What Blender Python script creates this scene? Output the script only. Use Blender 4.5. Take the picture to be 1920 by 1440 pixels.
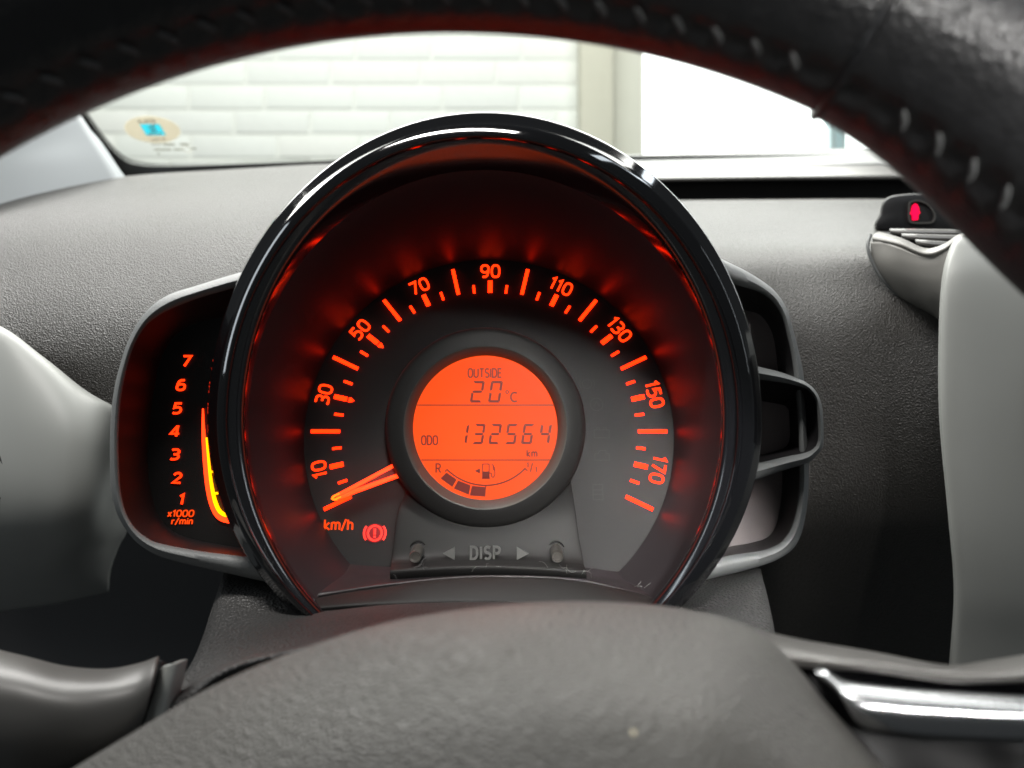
import bpy, bmesh, math, random
from math import sin, cos, pi, radians
from mathutils import Vector, Matrix
random.seed(7)
S = bpy.context.scene
COL = S.collection
for o in list(bpy.data.objects): bpy.data.objects.remove(o)

# ------------------------------------------------------------------ camera
cam_d = bpy.data.cameras.new('camera'); cam = bpy.data.objects.new('camera', cam_d); COL.objects.link(cam)
cam.location = (0, 0, 0); cam.rotation_euler = (pi/2, 0, 0)
cam_d.lens = 26; cam_d.sensor_width = 36; cam_d.clip_start = 0.01; cam_d.clip_end = 50
cam_d.dof.use_dof = True; cam_d.dof.focus_distance = 0.280; cam_d.dof.aperture_fstop = 8.8
S.camera = cam
# ------------------------------------------------------------------ world, lamps, exposure
W = bpy.data.worlds.new('World'); S.world = W; W.use_nodes = True
bg = W.node_tree.nodes['Background']; bg.inputs[0].default_value = (0.9, 0.97, 1.0, 1); bg.inputs[1].default_value = 0.06
S.view_settings.view_transform = 'Standard'; S.view_settings.look = 'None'
S.view_settings.exposure = 0; S.view_settings.gamma = 1; S.view_settings.use_curve_mapping = False
S.cycles.max_bounces = 5; S.cycles.glossy_bounces = 3; S.cycles.diffuse_bounces = 3; S.cycles.use_denoising = True; S.cycles.sample_clamp_indirect = 6

def area(name, loc, target, sx, sy, power, color=(1, 1, 1), spread=180):
    l = bpy.data.lights.new(name, 'AREA'); l.shape = 'RECTANGLE'; l.size = sx; l.size_y = sy
    l.energy = power; l.color = color; l.spread = radians(spread)
    o = bpy.data.objects.new(name, l); COL.objects.link(o); o.location = loc
    d = Vector(target)-Vector(loc); o.rotation_euler = d.to_track_quat('-Z', 'Y').to_euler()
    return o
area('wall_fill', (-0.3, 0.75, 1.5), (-0.2, 1.95, 0.35), 2.4, 0.5, 39, (1, 1.0, 0.96))  # added unseen lamp that brightens the brick wall
area('ceiling_light_front', (-0.22, 0.98, 1.0), (-0.05, 0.36, 0.0), 2.0, 0.4, 38, (1, 0.985, 0.95))
area('ceiling_light_back', (-0.16, -0.10, 0.80), (0.0, 0.26, -0.04), 0.5, 0.05, 8.0, (1, 0.97, 0.93))
area('dial_sheen_fill', (0.17, -0.56, 0.23), (0.055, 0.28, -0.050), 0.12, 0.06, 0.105, (1.0, 0.98, 0.95), 13)  # added unseen lamp, narrow beam for the sheen on the lower dial
area('ceiling_tube', (0.55, 0.05, 0.9), (0.1, 0.2, -0.05), 0.9, 0.05, 1.5, (0.85, 0.93, 1.0))
area('side_window_light', (-0.80, -0.05, 0.32), (-0.05, 0.24, -0.02), 0.07, 0.5, 0.7, (0.85, 0.93, 1.0))
area('far_window_light', (0.95, 0.0, 0.35), (0.05, 0.24, -0.02), 0.08, 0.5, 0.8, (0.88, 0.95, 1.0))

# ------------------------------------------------------------------ helpers
F = 1920*26/36
def P(px, py, D):                       # photo pixel at a given distance (mm) -> metres
    return Vector(((px-960)/F*D, D, -(py-720)/F*D))*0.001
WM = {}
def attach(o, parent, w=Matrix.Identity(4)):
    WM[o.name] = w.copy()
    if parent is not None:
        o.parent = parent; o.matrix_parent_inverse = WM[parent.name].inverted()
    o.matrix_basis = w
    return o
def thing(name, label, cat, loc, group=None):
    o = bpy.data.objects.new(name, None); COL.objects.link(o); o.empty_display_size = 0.02
    attach(o, None, Matrix.Translation(loc)); tag(o, label, cat, group); return o
def tag(o, label=None, cat=None, group=None, kind=None):
    for k, v in (('label', label), ('category', cat), ('group', group), ('kind', kind)):
        if v: o[k] = v
    return o
def mk(name, verts, faces, mat, parent=None, smooth=True, ang=35, w=Matrix.Identity(4), flip=False):
    me = bpy.data.meshes.new(name); me.from_pydata([tuple(v) for v in verts], [], faces)
    return mesh_obj(name, me, mat, parent, smooth, ang, w)
def mesh_obj(name, me, mat, parent=None, smooth=True, ang=35, w=Matrix.Identity(4)):
    bm = bmesh.new(); bm.from_mesh(me); bmesh.ops.remove_doubles(bm, verts=bm.verts, dist=1e-7)
    bmesh.ops.recalc_face_normals(bm, faces=bm.faces); bm.to_mesh(me); bm.free()
    if smooth:
        for p in me.polygons: p.use_smooth = True
        me.set_sharp_from_angle(angle=radians(ang))
    me.materials.clear(); me.materials.append(mat)
    o = bpy.data.objects.new(name, me); COL.objects.link(o); attach(o, parent, w); return o
def copy_of(o, parent, w, name=None):
    c = bpy.data.objects.new(name or o.name.split('.')[0], o.data); COL.objects.link(c); attach(c, parent, w); return c
def cr(p0, p1, p2, p3, t):
    return 0.5*((2*p1)+(p2-p0)*t+(2*p0-5*p1+4*p2-p3)*t*t+(3*p1-p0-3*p2+p3)*t**3)
def spline(pts, n, closed=False):       # catmull-rom through pts, n samples by index
    m = len(pts); out = []
    segs = m if closed else m-1
    for i in range(n):
        u = i/n*segs if closed else i/(n-1)*segs
        k = min(int(u), segs-1); t = u-k
        g = (lambda j: pts[j % m]) if closed else (lambda j: pts[max(0, min(m-1, j))])
        a, b, c, d = g(k-1), g(k), g(k+1), g(k+2)
        if not closed:
            if k == 0: a = 2*b-c
            if k+2 > m-1: d = 2*c-b
        out.append(cr(a, b, c, d, t))
    return out
def grid_faces(nr, nc, wrap=False):
    f = []
    for i in range(nr-1):
        for j in range(nc if wrap else nc-1):
            k = (j+1) % nc
            f.append((i*nc+j, i*nc+k, (i+1)*nc+k, (i+1)*nc+j))
    return f
def patch(name, rows, nv, nu, mat, parent=None, thick=0, ang=50, raw=False):
    rr = [spline([Vector(p) if raw else P(*p) for p in r], nu) for r in rows]
    cols = [spline([r[j] for r in rr], nv) for j in range(nu)]
    v = [cols[j][i] for i in range(nv) for j in range(nu)]
    o = mk(name, v, grid_faces(nv, nu), mat, parent, True, ang)
    if thick:
        m = o.modifiers.new('solid', 'SOLIDIFY'); m.thickness = thick*0.001; m.offset = -1
    return o
def loft(name, rings, n, mat, parent=None, closed=True, ang=40, cap_last=False, m=None):
    """rings: list of (pts[(px,py)], D or list of D)"""
    rows = []
    for pts, D in rings:
        vs = [P(p[0], p[1], (D[i] if isinstance(D, (list, tuple)) else D)) for i, p in enumerate(pts)]
        rows.append(spline(vs, n, closed))
    if m:
        cols = [spline([r[j] for r in rows], m) for j in range(n)]
        rows = [[cols[j][i] for j in range(n)] for i in range(m)]
    v = [p for r in rows for p in r]
    f = grid_faces(len(rows), n, closed)
    if cap_last: f.append(tuple(range((len(rows)-1)*n, len(rows)*n)))
    return mk(name, v, f, mat, parent, True, ang)
def prism(name, pts, th, mat, parent, w, ang=35, smooth=False, bev=0):
    """flat outline in the local XY plane of w, extruded th along +Z"""
    n = len(pts); v = [(x, y, 0) for x, y in pts]+[(x, y, th) for x, y in pts]
    f = [tuple(range(n))[::-1], tuple(range(n, 2*n))]+[(i, (i+1) % n, n+(i+1) % n, n+i) for i in range(n)]
    return mk(name, v, f, mat, parent, smooth, ang, w)
def ribbon(pts, wd, closed=False):      # mitred 2-D ribbon round a polyline -> quads
    n = len(pts); L = []; R = []
    for i, p in enumerate(pts):
        a = pts[(i-1) % n] if (closed or i > 0) else p
        b = pts[(i+1) % n] if (closed or i < n-1) else p
        h = wd(i/(n-1)) if callable(wd) else wd
        t0 = (Vector(p)-Vector(a)); t1 = (Vector(b)-Vector(p))
        if t0.length < 1e-12: t0 = t1
        if t1.length < 1e-12: t1 = t0
        t0.normalize(); t1.normalize(); t = t0+t1; t.normalize(); nn = Vector((-t.y, t.x))
        h = h/max(0.5, t.dot(t0))
        L.append(Vector(p)+nn*h/2); R.append(Vector(p)-nn*h/2)
    return L, R
def ribbon_obj(name, lines, th, mat, parent, w):
    """lines: list of (pts, width, closed) merged in one mesh"""
    v = []; f = []
    for pts, wd, cl in lines:
        L, R = ribbon(pts, wd, cl); n = len(pts); b = len(v)
        for p in L: v.append((p.x, p.y, th))
        for p in R: v.append((p.x, p.y, th))
        for p in L: v.append((p.x, p.y, 0))
        for p in R: v.append((p.x, p.y, 0))
        for i in range(n if cl else n-1):
            j = (i+1) % n
            f += [(b+i, b+j, b+n+j, b+n+i), (b+2*n+i, b+i+0, b+j, b+2*n+j)[::-1], (b+n+i, b+3*n+i, b+3*n+j, b+n+j)[::-1]]
        if not cl:
            f += [(b, b+n, b+3*n, b+2*n), (b+n-1, b+2*n-1, b+4*n-1, b+3*n-1)]
    return mk(name, v, f, mat, parent, False, 35, w)
def polys_obj(name, polys, th, mat, parent, w):
    v = []; f = []
    for pts in polys:
        n = len(pts); b = len(v)
        v += [(x, y, 0) for x, y in pts]+[(x, y, th) for x, y in pts]
        f += [tuple(range(b, b+n))[::-1], tuple(range(b+n, b+2*n))]+[(b+i, b+(i+1) % n, b+n+(i+1) % n, b+n+i) for i in range(n)]
    return mk(name, v, f, mat, parent, False, 35, w)
KZ = 285/1387*0.001
def text(name, s, cap, mat, parent, w, sx=1.0, bold=0.0, shear=0.0, th=0.0002, outline=0, space=1.0):
    cu = bpy.data.curves.new(name, 'FONT'); cu.body = s; cu.size = 1; cu.align_x = 'CENTER'
    cu.offset = bold; cu.shear = shear; cu.space_character = space; cu.resolution_u = 4
    if outline:
        cu.fill_mode = 'NONE'; cu.bevel_depth = outline; cu.bevel_resolution = 1
    t = bpy.data.objects.new('text_tmp', cu); COL.objects.link(t)
    dg = bpy.context.evaluated_depsgraph_get(); me = bpy.data.meshes.new_from_object(t.evaluated_get(dg))
    bpy.data.objects.remove(t); bpy.data.curves.remove(cu)
    k = cap/0.727
    ys = [v.co.y for v in me.vertices]; xs = [v.co.x for v in me.vertices]
    cx = (min(xs)+max(xs))/2; cy = (0.727)/2
    bm = bmesh.new(); bm.from_mesh(me)
    for v in bm.verts: v.co = Vector(((v.co.x-cx)*k*sx, (v.co.y-cy)*k, v.co.z*k*KZ))
    if not outline:
        r = bmesh.ops.extrude_face_region(bm, geom=bm.faces[:])
        for e in r['geom']:
            if isinstance(e, bmesh.types.BMVert): e.co.z += th
    bm.to_mesh(me); bm.free(); me.name = name
    return mesh_obj(name, me, mat, parent, False, 35, w)
def cyl_rows(prof, n, axis_m):          # lathe about local Z: prof [(r,z)]
    v = []
    for r, z in prof:
        for i in range(n):
            a = 2*pi*i/n; v.append(axis_m @ Vector((r*cos(a), r*sin(a), z)))
    f = grid_faces(len(prof), n, True); f.append(tuple(range((len(prof)-1)*n, len(prof)*n)))
    return v, f
def tube(name, pts, r, mat, parent, n=8):
    v = []; m = len(pts)
    for i, p in enumerate(pts):
        t = (pts[min(i+1, m-1)]-pts[max(i-1, 0)]).normalized()
        a = t.cross(Vector((0.3, 0.9, 0.2))).normalized(); b = t.cross(a)
        rr = r(i/(m-1)) if callable(r) else r
        for k in range(n):
            v.append(p+(a*cos(2*pi*k/n)+b*sin(2*pi*k/n))*rr)
    f = grid_faces(m, n, True)+[tuple(range(n)), tuple(range((m-1)*n, m*n))]
    return mk(name, v, f, mat, parent, True, 60)
def screen_m(px, py, D, k=None):        # local frame of a vertical sheet: 1 local unit = 1 photo pixel there, x right, y up, z to camera
    s = D/F*0.001
    o = P(px, py, D)
    return Matrix(((s, 0, 0, o.x), (0, 0, -1, o.y), (0, s, 0, o.z), (0, 0, 0, 1)))

# ------------------------------------------------------------------ materials
def mat(name, col, rough=0.5, metal=0.0, spec=0.5, coat=0.0, coat_r=0.05, emit=None, es=0.0):
    m = bpy.data.materials.new(name); m.use_nodes = True; b = m.node_tree.nodes['Principled BSDF']
    b.inputs['Base Color'].default_value = (*col, 1); b.inputs['Roughness'].default_value = rough
    b.inputs['Metallic'].default_value = metal; b.inputs['Specular IOR Level'].default_value = spec
    b.inputs['Coat Weight'].default_value = coat; b.inputs['Coat Roughness'].default_value = coat_r
    if emit: b.inputs['Emission Color'].default_value = (*emit, 1); b.inputs['Emission Strength'].default_value = es
    return m
def grain(m, scale, strength, dist=0.0002, kind='voronoi', stretch=(1, 1, 1), vary=0.0, rvary=0.0, dust=0.0):
    nt = m.node_tree; N = nt.nodes; L = nt.links; b = N['Principled BSDF']
    tc = N.new('ShaderNodeTexCoord'); mp = N.new('ShaderNodeMapping'); mp.inputs['Scale'].default_value = stretch
    L.new(tc.outputs['Object'], mp.inputs[0])
    if kind == 'voronoi':
        wn = N.new('ShaderNodeTexNoise'); wn.inputs['Scale'].default_value = scale*0.6; wn.inputs['Detail'].default_value = 1
        L.new(mp.outputs[0], wn.inputs[0])
        mx = N.new('ShaderNodeVectorMath'); mx.operation = 'MULTIPLY_ADD'
        mx.inputs[1].default_value = (0.6/scale,)*3
        L.new(wn.outputs['Color'], mx.inputs[0]); L.new(mp.outputs[0], mx.inputs[2])
        t = N.new('ShaderNodeTexVoronoi'); t.feature = 'F1'; t.inputs['Scale'].default_value = scale
        L.new(mx.outputs[0], t.inputs['Vector']); h = t.outputs['Distance']
    else:
        t = N.new('ShaderNodeTexNoise'); t.inputs['Scale'].default_value = scale; t.inputs['Detail'].default_value = 3
        L.new(mp.outputs[0], t.inputs[0]); h = t.outputs['Fac']
    bp = N.new('ShaderNodeBump'); bp.inputs['Strength'].default_value = strength; bp.inputs['Distance'].default_value = dist
    L.new(h, bp.inputs['Height']); L.new(bp.outputs[0], b.inputs['Normal'])
    if vary or rvary or dust:
        n2 = N.new('ShaderNodeTexNoise'); n2.inputs['Scale'].default_value = 28; n2.inputs['Detail'].default_value = 3
        n2.inputs['Roughness'].default_value = 0.65
        L.new(tc.outputs['Object'], n2.inputs[0])
        if vary:
            mix = N.new('ShaderNodeMix'); mix.data_type = 'RGBA'
            c = b.inputs['Base Color'].default_value[:]
            mix.inputs[6].default_value = tuple(x*(1-vary) for x in c[:3])+(1,); mix.inputs[7].default_value = tuple(x*(1+vary) for x in c[:3])+(1,)
            L.new(n2.outputs['Fac'], mix.inputs[0]); out = mix.outputs[2]
            if dust:
                n3 = N.new('ShaderNodeTexVoronoi'); n3.inputs['Scale'].default_value = 420; n3.feature = 'F1'
                L.new(tc.outputs['Object'], n3.inputs['Vector'])
                lt = N.new('ShaderNodeMapRange'); lt.inputs[1].default_value = 0.10; lt.inputs[2].default_value = 0.04; lt.inputs[4].default_value = dust
                L.new(n3.outputs['Distance'], lt.inputs[0])
                m3 = N.new('ShaderNodeMix'); m3.data_type = 'RGBA'; m3.inputs[7].default_value = (0.35, 0.33, 0.30, 1)
                L.new(lt.outputs[0], m3.inputs[0]); L.new(out, m3.inputs[6]); out = m3.outputs[2]
            L.new(out, b.inputs['Base Color'])
        if rvary:
            r0 = b.inputs['Roughness'].default_value
            mr = N.new('ShaderNodeMapRange'); mr.inputs[3].default_value = r0-rvary; mr.inputs[4].default_value = r0+rvary
            L.new(n2.outputs['Fac'], mr.inputs[0]); L.new(mr.outputs[0], b.inputs['Roughness'])
    return m
M = {}
M['gloss'] = grain(mat('piano_black', (0.004, 0.0042, 0.005), 0.06, spec=0.5, coat=0.6, coat_r=0.03), 900, 0.02, 0.00005, 'noise', rvary=0.03)
M['glossin'] = grain(mat('inner_black', (0.006, 0.006, 0.0075), 0.16, spec=0.9, coat=0.8, coat_r=0.14), 900, 0.02, 0.00005, 'noise', rvary=0.05)
M['cone'] = grain(mat('satin_black_shroud', (0.028, 0.023, 0.025), 0.40, spec=0.5), 1500, 0.15, 0.00006, 'noise', vary=0.2)
M['dial'] = grain(mat('dial_print', (0.020, 0.0195, 0.019), 0.35, spec=0.5), 2600, 0.9, 0.00014, 'noise', vary=0.2)
M['housing'] = grain(mat('housing_black', (0.018, 0.0175, 0.017), 0.56, spec=0.3), 2200, 0.25, 0.0001, 'noise', vary=0.15, dust=0.0)
M['bevel'] = grain(mat('housing_bevel', (0.06, 0.057, 0.05), 0.5), 2200, 0.2, 0.0001, 'noise')
M['dash'] = grain(mat('dash_grain', (0.034, 0.032, 0.029), 0.43), 1450, 0.9, 0.0005, vary=0.12)
M['shroud'] = grain(mat('shroud_grain', (0.058, 0.057, 0.056), 0.46), 1000, 0.9, 0.0006, vary=0.12, dust=0.15)
M['frame'] = grain(mat('pod_frame', (0.17, 0.178, 0.178), 0.5), 1600, 0.35, 0.0002, vary=0.1)
M['ventgrey'] = grain(mat('vent_grey', (0.22, 0.215, 0.20), 0.5), 1800, 0.2, 0.0001, 'noise', vary=0.1)
M['buttoncap'] = mat('button_cap', (0.07, 0.065, 0.058), 0.28, spec=0.6)
M['podwall'] = mat('pod_inner_wall', (0.012, 0.011, 0.012), 0.45)
M['podpanel'] = grain(mat('pod_panel', (0.17, 0.148, 0.148), 0.55), 700, 0.25, 0.0002, 'noise', vary=0.1)
M['pale'] = grain(mat('pale_trim', (0.31, 0.32, 0.305), 0.48), 2500, 0.12, 0.0001, 'noise', vary=0.04)
M['satin'] = grain(mat('satin_grey', (0.09, 0.087, 0.082), 0.38), 1500, 0.1, 0.0001, 'noise')
M['recess'] = mat('recess_black', (0.003, 0.003, 0.0035), 0.35, spec=0.08)
M['dark'] = mat('dark_plastic', (0.012, 0.012, 0.013), 0.5)
M['leather'] = grain(mat('leather', (0.016, 0.016, 0.017), 0.38, spec=0.6), 900, 0.5, 0.0004, vary=0.3)
M['thread'] = mat('thread', (0.12, 0.125, 0.125), 0.85)
M['hub'] = grain(mat('hub_plastic', (0.072, 0.070, 0.065), 0.45), 1300, 0.9, 0.0006, stretch=(0.75, 1.2, 1.2), vary=0.1)
M['chrome'] = mat('satin_silver', (0.42, 0.43, 0.44), 0.27, metal=1.0)
M['glow'] = mat('red_backlight', (0.0, 0.0, 0.0), 0.6, spec=0.1, emit=(1, 0.015, 0.001), es=6.0)
M['glowdim'] = mat('red_lettering', (0.0, 0.0, 0.0), 0.6, spec=0.1, emit=(1, 0.062, 0.004), es=1.35)
M['glownum'] = mat('red_numerals', (0.0, 0.0, 0.0), 0.6, spec=0.1, emit=(1, 0.026, 0.002), es=3.2)
M['needle_red'] = mat('needle_glow', (0.5, 0.05, 0.01), 0.3, emit=(1, 0.03, 0.004), es=4.2)
M['needle_hot'] = mat('needle_tip_glow', (0.5, 0.1, 0.01), 0.3, emit=(1, 0.10, 0.003), es=4.0)
M['needle_core'] = mat('needle_core', (0.16, 0.03, 0.025), 0.35)
M['yellow'] = mat('tacho_yellow', (0.5, 0.3, 0.0), 0.3, emit=(1, 0.36, 0.0), es=3.0)
M['lamp_red'] = mat('warning_red', (0.04, 0.004, 0.004), 0.3, emit=(1, 0.026, 0.015), es=3.0)
M['lamp_halo'] = mat('warning_lens', (0.06, 0.004, 0.006), 0.4, emit=(1, 0.0, 0.012), es=0.22)
M['lcd'] = mat('lcd_backlight', (0.03, 0.02, 0.015), 0.22, spec=0.4, emit=(1.0, 0.074, 0.0035), es=1.2)
M['segment'] = mat('lcd_segment', (0.03, 0.01, 0.01), 0.3, emit=(0.24, 0.024, 0.014), es=0.7)
M['icon'] = mat('seat_icon', (0.4, 0.0, 0.02), 0.4, emit=(1, 0.0, 0.05), es=1.6)
M['ghost'] = grain(mat('unlit_print', (0.040, 0.039, 0.038), 0.40, spec=0.45), 2600, 0.9, 0.00014, 'noise')
M['emboss'] = mat('emboss_highlight', (0.105, 0.105, 0.10), 0.4)  # raised black lettering, its edge highlights put into a lighter grey
M['brick'] = grain(mat('white_painted_brick', (0.80, 0.83, 0.80), 0.7), 60, 0.2, 0.003, 'noise', vary=0.03)
M['brick_b'] = grain(mat('white_painted_brick_warm', (0.80, 0.815, 0.785), 0.7), 60, 0.25, 0.004, 'noise', vary=0.04)
M['brick_c'] = grain(mat('white_painted_brick_cool', (0.775, 0.80, 0.775), 0.7), 50, 0.25, 0.004, 'noise', vary=0.04)
M['mortar'] = mat('painted_mortar', (0.78, 0.80, 0.76), 0.8)
M['pier'] = grain(mat('beige_plaster', (0.58, 0.57, 0.48), 0.8), 40, 0.3, 0.002, 'noise', vary=0.04)
M['plaster'] = grain(mat('pale_plaster', (0.72, 0.72, 0.64), 0.8), 30, 0.3, 0.002, 'noise', vary=0.03)
M['daylight'] = mat('window_daylight', (0.8, 0.8, 0.8), 0.4, emit=(0.97, 1.0, 1.0), es=3.2)
M['winframe'] = mat('window_frame_teal', (0.50, 0.64, 0.66), 0.5)
M['pillar'] = grain(mat('pillar_trim', (0.50, 0.54, 0.56), 0.6), 900, 0.1, 0.0002, 'noise')
M['frit'] = mat('ceramic_frit', (0.010, 0.011, 0.010), 0.4)
M['sticker'] = mat('sticker_beige', (0.60, 0.57, 0.50), 0.5)
M['sticker_rim'] = mat('sticker_rim', (0.75, 0.73, 0.66), 0.5)
M['cyan'] = mat('sticker_cyan', (0.16, 0.62, 0.70), 0.5)
M['white'] = mat('sticker_white', (0.8, 0.8, 0.78), 0.5)
M['ink'] = mat('sticker_ink', (0.10, 0.09, 0.10), 0.6)
M['etch'] = mat('etched_mark', (0.42, 0.42, 0.38), 0.7)
M['lint'] = mat('lint', (0.30, 0.30, 0.29), 0.9)
M['crumb'] = mat('crumb', (0.42, 0.38, 0.27), 0.8)
def translucent(m, k):
    nt = m.node_tree; b = nt.nodes['Principled BSDF']; o = nt.nodes['Material Output']
    t = nt.nodes.new('ShaderNodeBsdfTranslucent'); t.inputs[0].default_value = b.inputs['Base Color'].default_value[:]
    x = nt.nodes.new('ShaderNodeMixShader'); x.inputs[0].default_value = k
    nt.links.new(b.outputs[0], x.inputs[1]); nt.links.new(t.outputs[0], x.inputs[2]); nt.links.new(x.outputs[0], o.inputs[0])
for q in ('sticker', 'sticker_rim', 'cyan', 'white', 'etch'): translucent(M[q], 0.85)
g = bpy.data.materials.new('windscreen_glass'); g.use_nodes = True; nt = g.node_tree; nt.nodes.clear()
out = nt.nodes.new('ShaderNodeOutputMaterial'); mixs = nt.nodes.new('ShaderNodeMixShader'); tr = nt.nodes.new('ShaderNodeBsdfTransparent')
gl = nt.nodes.new('ShaderNodeBsdfGlossy'); fr = nt.nodes.new('ShaderNodeFresnel')
tr.inputs[0].default_value = (0.95, 0.975, 0.95, 1); gl.inputs[1].default_value = 0.02; fr.inputs[0].default_value = 1.35
nt.links.new(fr.outputs[0], mixs.inputs[0]); nt.links.new(tr.outputs[0], mixs.inputs[1]); nt.links.new(gl.outputs[0], mixs.inputs[2]); nt.links.new(mixs.outputs[0], out.inputs[0])
M['glass'] = g

# stroke lettering --------------------------------------------------
def arc(cx, cy, rx, ry, a0, a1, n=14): return [(cx+rx*cos(radians(a0+(a1-a0)*i/n)), cy+ry*sin(radians(a0+(a1-a0)*i/n))) for i in range(n+1)]
def oval(w, y0=0.0, y1=1.0, e=2.7, n=40):
    o = []
    for i in range(n):
        t = 2*pi*i/n; c, q = cos(t), sin(t)
        o.append((w/2+w/2*math.copysign(abs(c)**(2/e), c), (y0+y1)/2+(y1-y0)/2*math.copysign(abs(q)**(2/e), q)))
    return o
GLY = {
 '0': (0.62, [(oval(0.62), True)]), 'O': (0.62, [(oval(0.62), True)]),
 '1': (0.30, [([(0.0, 0.80), (0.22, 0.985), (0.22, 0.0)], False)]),
 '2': (0.58, [([(0.02, 0.80)]+arc(0.29, 0.72, 0.27, 0.28, 160, -25)+[(0.02, 0.02), (0.60, 0.0)], False)]),
 '3': (0.56, [([(0.0, 0.93), (0.06, 0.99)]+arc(0.28, 0.755, 0.26, 0.245, 95, -80)+[(0.16, 0.515)], False), ([(0.2, 0.515)]+arc(0.28, 0.265, 0.28, 0.25, 78, -95)+[(0.06, 0.01), (-0.02, 0.08)], False)]),
 '4': (0.62, [([(0.46, 0.0), (0.46, 1.0), (0.40, 1.0), (0.0, 0.28), (0.64, 0.28)], False)]),
 '5': (0.58, [([(0.54, 1.0), (0.08, 1.0), (0.05, 0.55), (0.20, 0.61)]+arc(0.29, 0.31, 0.29, 0.31, 80, -100)+[(0.10, 0.0), (0.0, 0.06)], False)]),
 '6': (0.60, [(oval(0.60, 0.0, 0.60, 2.4), True), ([(0.02, 0.30), (0.03, 0.62), (0.10, 0.86), (0.24, 0.99), (0.50, 1.0)], False)]),
 '7': (0.58, [([(0.0, 1.0), (0.57, 1.0), (0.20, 0.0)], False)]),
 '9': (0.60, [(oval(0.60, 0.40, 1.0, 2.4), True), ([(0.58, 0.70), (0.57, 0.38), (0.50, 0.14), (0.36, 0.01), (0.10, 0.0)], False)]),
 'U': (0.58, [([(0, 1.0), (0, 0.3)]+arc(0.29, 0.28, 0.29, 0.28, 180, 360)+[(0.58, 1.0)], False)]),
 'T': (0.58, [([(0, 1.0), (0.58, 1.0)], False), ([(0.29, 1.0), (0.29, 0)], False)]),
 'S': (0.52, [([(0.49, 0.93)]+arc(0.26, 0.755, 0.25, 0.245, 70, 265, 12)+[(0.30, 0.50)]+arc(0.26, 0.25, 0.26, 0.25, 75, -115, 12)+[(0.02, 0.08)], False)]),
 'I': (0.06, [([(0.03, 1.0), (0.03, 0)], False)]),
 'D': (0.58, [([(0, 0), (0, 1.0), (0.24, 1.0)]+arc(0.25, 0.62, 0.33, 0.38, 80, 0, 6)+arc(0.25, 0.38, 0.33, 0.38, 0, -80, 6)+[(0.24, 0.0)], True)]),
 'E': (0.46, [([(0.46, 1.0), (0, 1.0), (0, 0), (0.46, 0)], False), ([(0, 0.52), (0.40, 0.52)], False)]),
 'C': (0.62, [(arc(0.42, 0.5, 0.42, 0.5, 55, 305, 22), False)]),
 'R': (0.56, [([(0, 0), (0, 1.0), (0.28, 1.0)]+arc(0.28, 0.75, 0.24, 0.25, 80, -80, 10)+[(0.28, 0.50), (0, 0.50)], False), ([(0.26, 0.50), (0.54, 0)], False)]),
 'P': (0.54, [([(0, 0), (0, 1.0), (0.28, 1.0)]+arc(0.28, 0.73, 0.26, 0.27, 80, -80, 10)+[(0.28, 0.46), (0, 0.46)], False)]),
 'k': (0.48, [([(0, 1.0), (0, 0)], False), ([(0.44, 0.70), (0.04, 0.33), (0.48, 0)], False)]),
 'm': (0.80, [([(0, 0.72), (0, 0)], False), ([(0, 0.45)]+arc(0.20, 0.48, 0.20, 0.24, 150, 0, 8)+[(0.40, 0)], False), ([(0.40, 0.45)]+arc(0.60, 0.48, 0.20, 0.24, 150, 0, 8)+[(0.80, 0)], False)]),
 'n': (0.44, [([(0, 0.72), (0, 0)], False), ([(0, 0.45)]+arc(0.22, 0.48, 0.22, 0.24, 150, 0, 8)+[(0.44, 0)], False)]),
 'h': (0.46, [([(0, 1.0), (0, 0)], False), ([(0, 0.42)]+arc(0.23, 0.48, 0.23, 0.24, 150, 0, 8)+[(0.46, 0)], False)]),
 'r': (0.28, [([(0, 0.72), (0, 0)], False), ([(0, 0.45), (0.08, 0.64), (0.30, 0.70)], False)]),
 'i': (0.06, [([(0.03, 0.70), (0.03, 0)], False), ([(0.03, 0.98), (0.03, 0.85)], False)]),
 'x': (0.44, [([(0, 0.70), (0.44, 0)], False), ([(0.44, 0.70), (0, 0)], False)]),
 '/': (0.40, [([(0.40, 1.05), (0, -0.1)], False)])}
def strokes(name, s, cap, wt, mt, parent, w, sx=1.0, shear=0.0, gap=0.24, th=0.0003):
    x = 0; lines = []
    for ch in s:
        gw, ps = GLY[ch]
        for pts, cl in ps: lines.append(([((x+px_)*sx+py_*shear, py_) for px_, py_ in pts], cl))
        x += gw+gap
    x -= gap
    ox = x*sx/2+shear*0.5; k = cap-wt
    out = [([((a-ox)*k, (b-0.5)*k) for a, b in pts], wt, cl) for pts, cl in lines]
    o = ribbon_obj(name, out, th, mt, parent, w)
    return o

nt = M['lcd'].node_tree; N = nt.nodes; L = nt.links       # uneven backlight behind the display
tc = N.new('ShaderNodeTexCoord'); ln = N.new('ShaderNodeVectorMath'); ln.operation = 'DISTANCE'; ln.inputs[1].default_value = (-25, -35, 0)
mr = N.new('ShaderNodeMapRange'); mr.inputs[1].default_value = 20; mr.inputs[2].default_value = 175; mr.inputs[3].default_value = 1.30; mr.inputs[4].default_value = 1.02
L.new(tc.outputs['Object'], ln.inputs[0]); L.new(ln.outputs['Value'], mr.inputs[0]); L.new(mr.outputs[0], N['Principled BSDF'].inputs['Emission Strength'])
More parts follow.
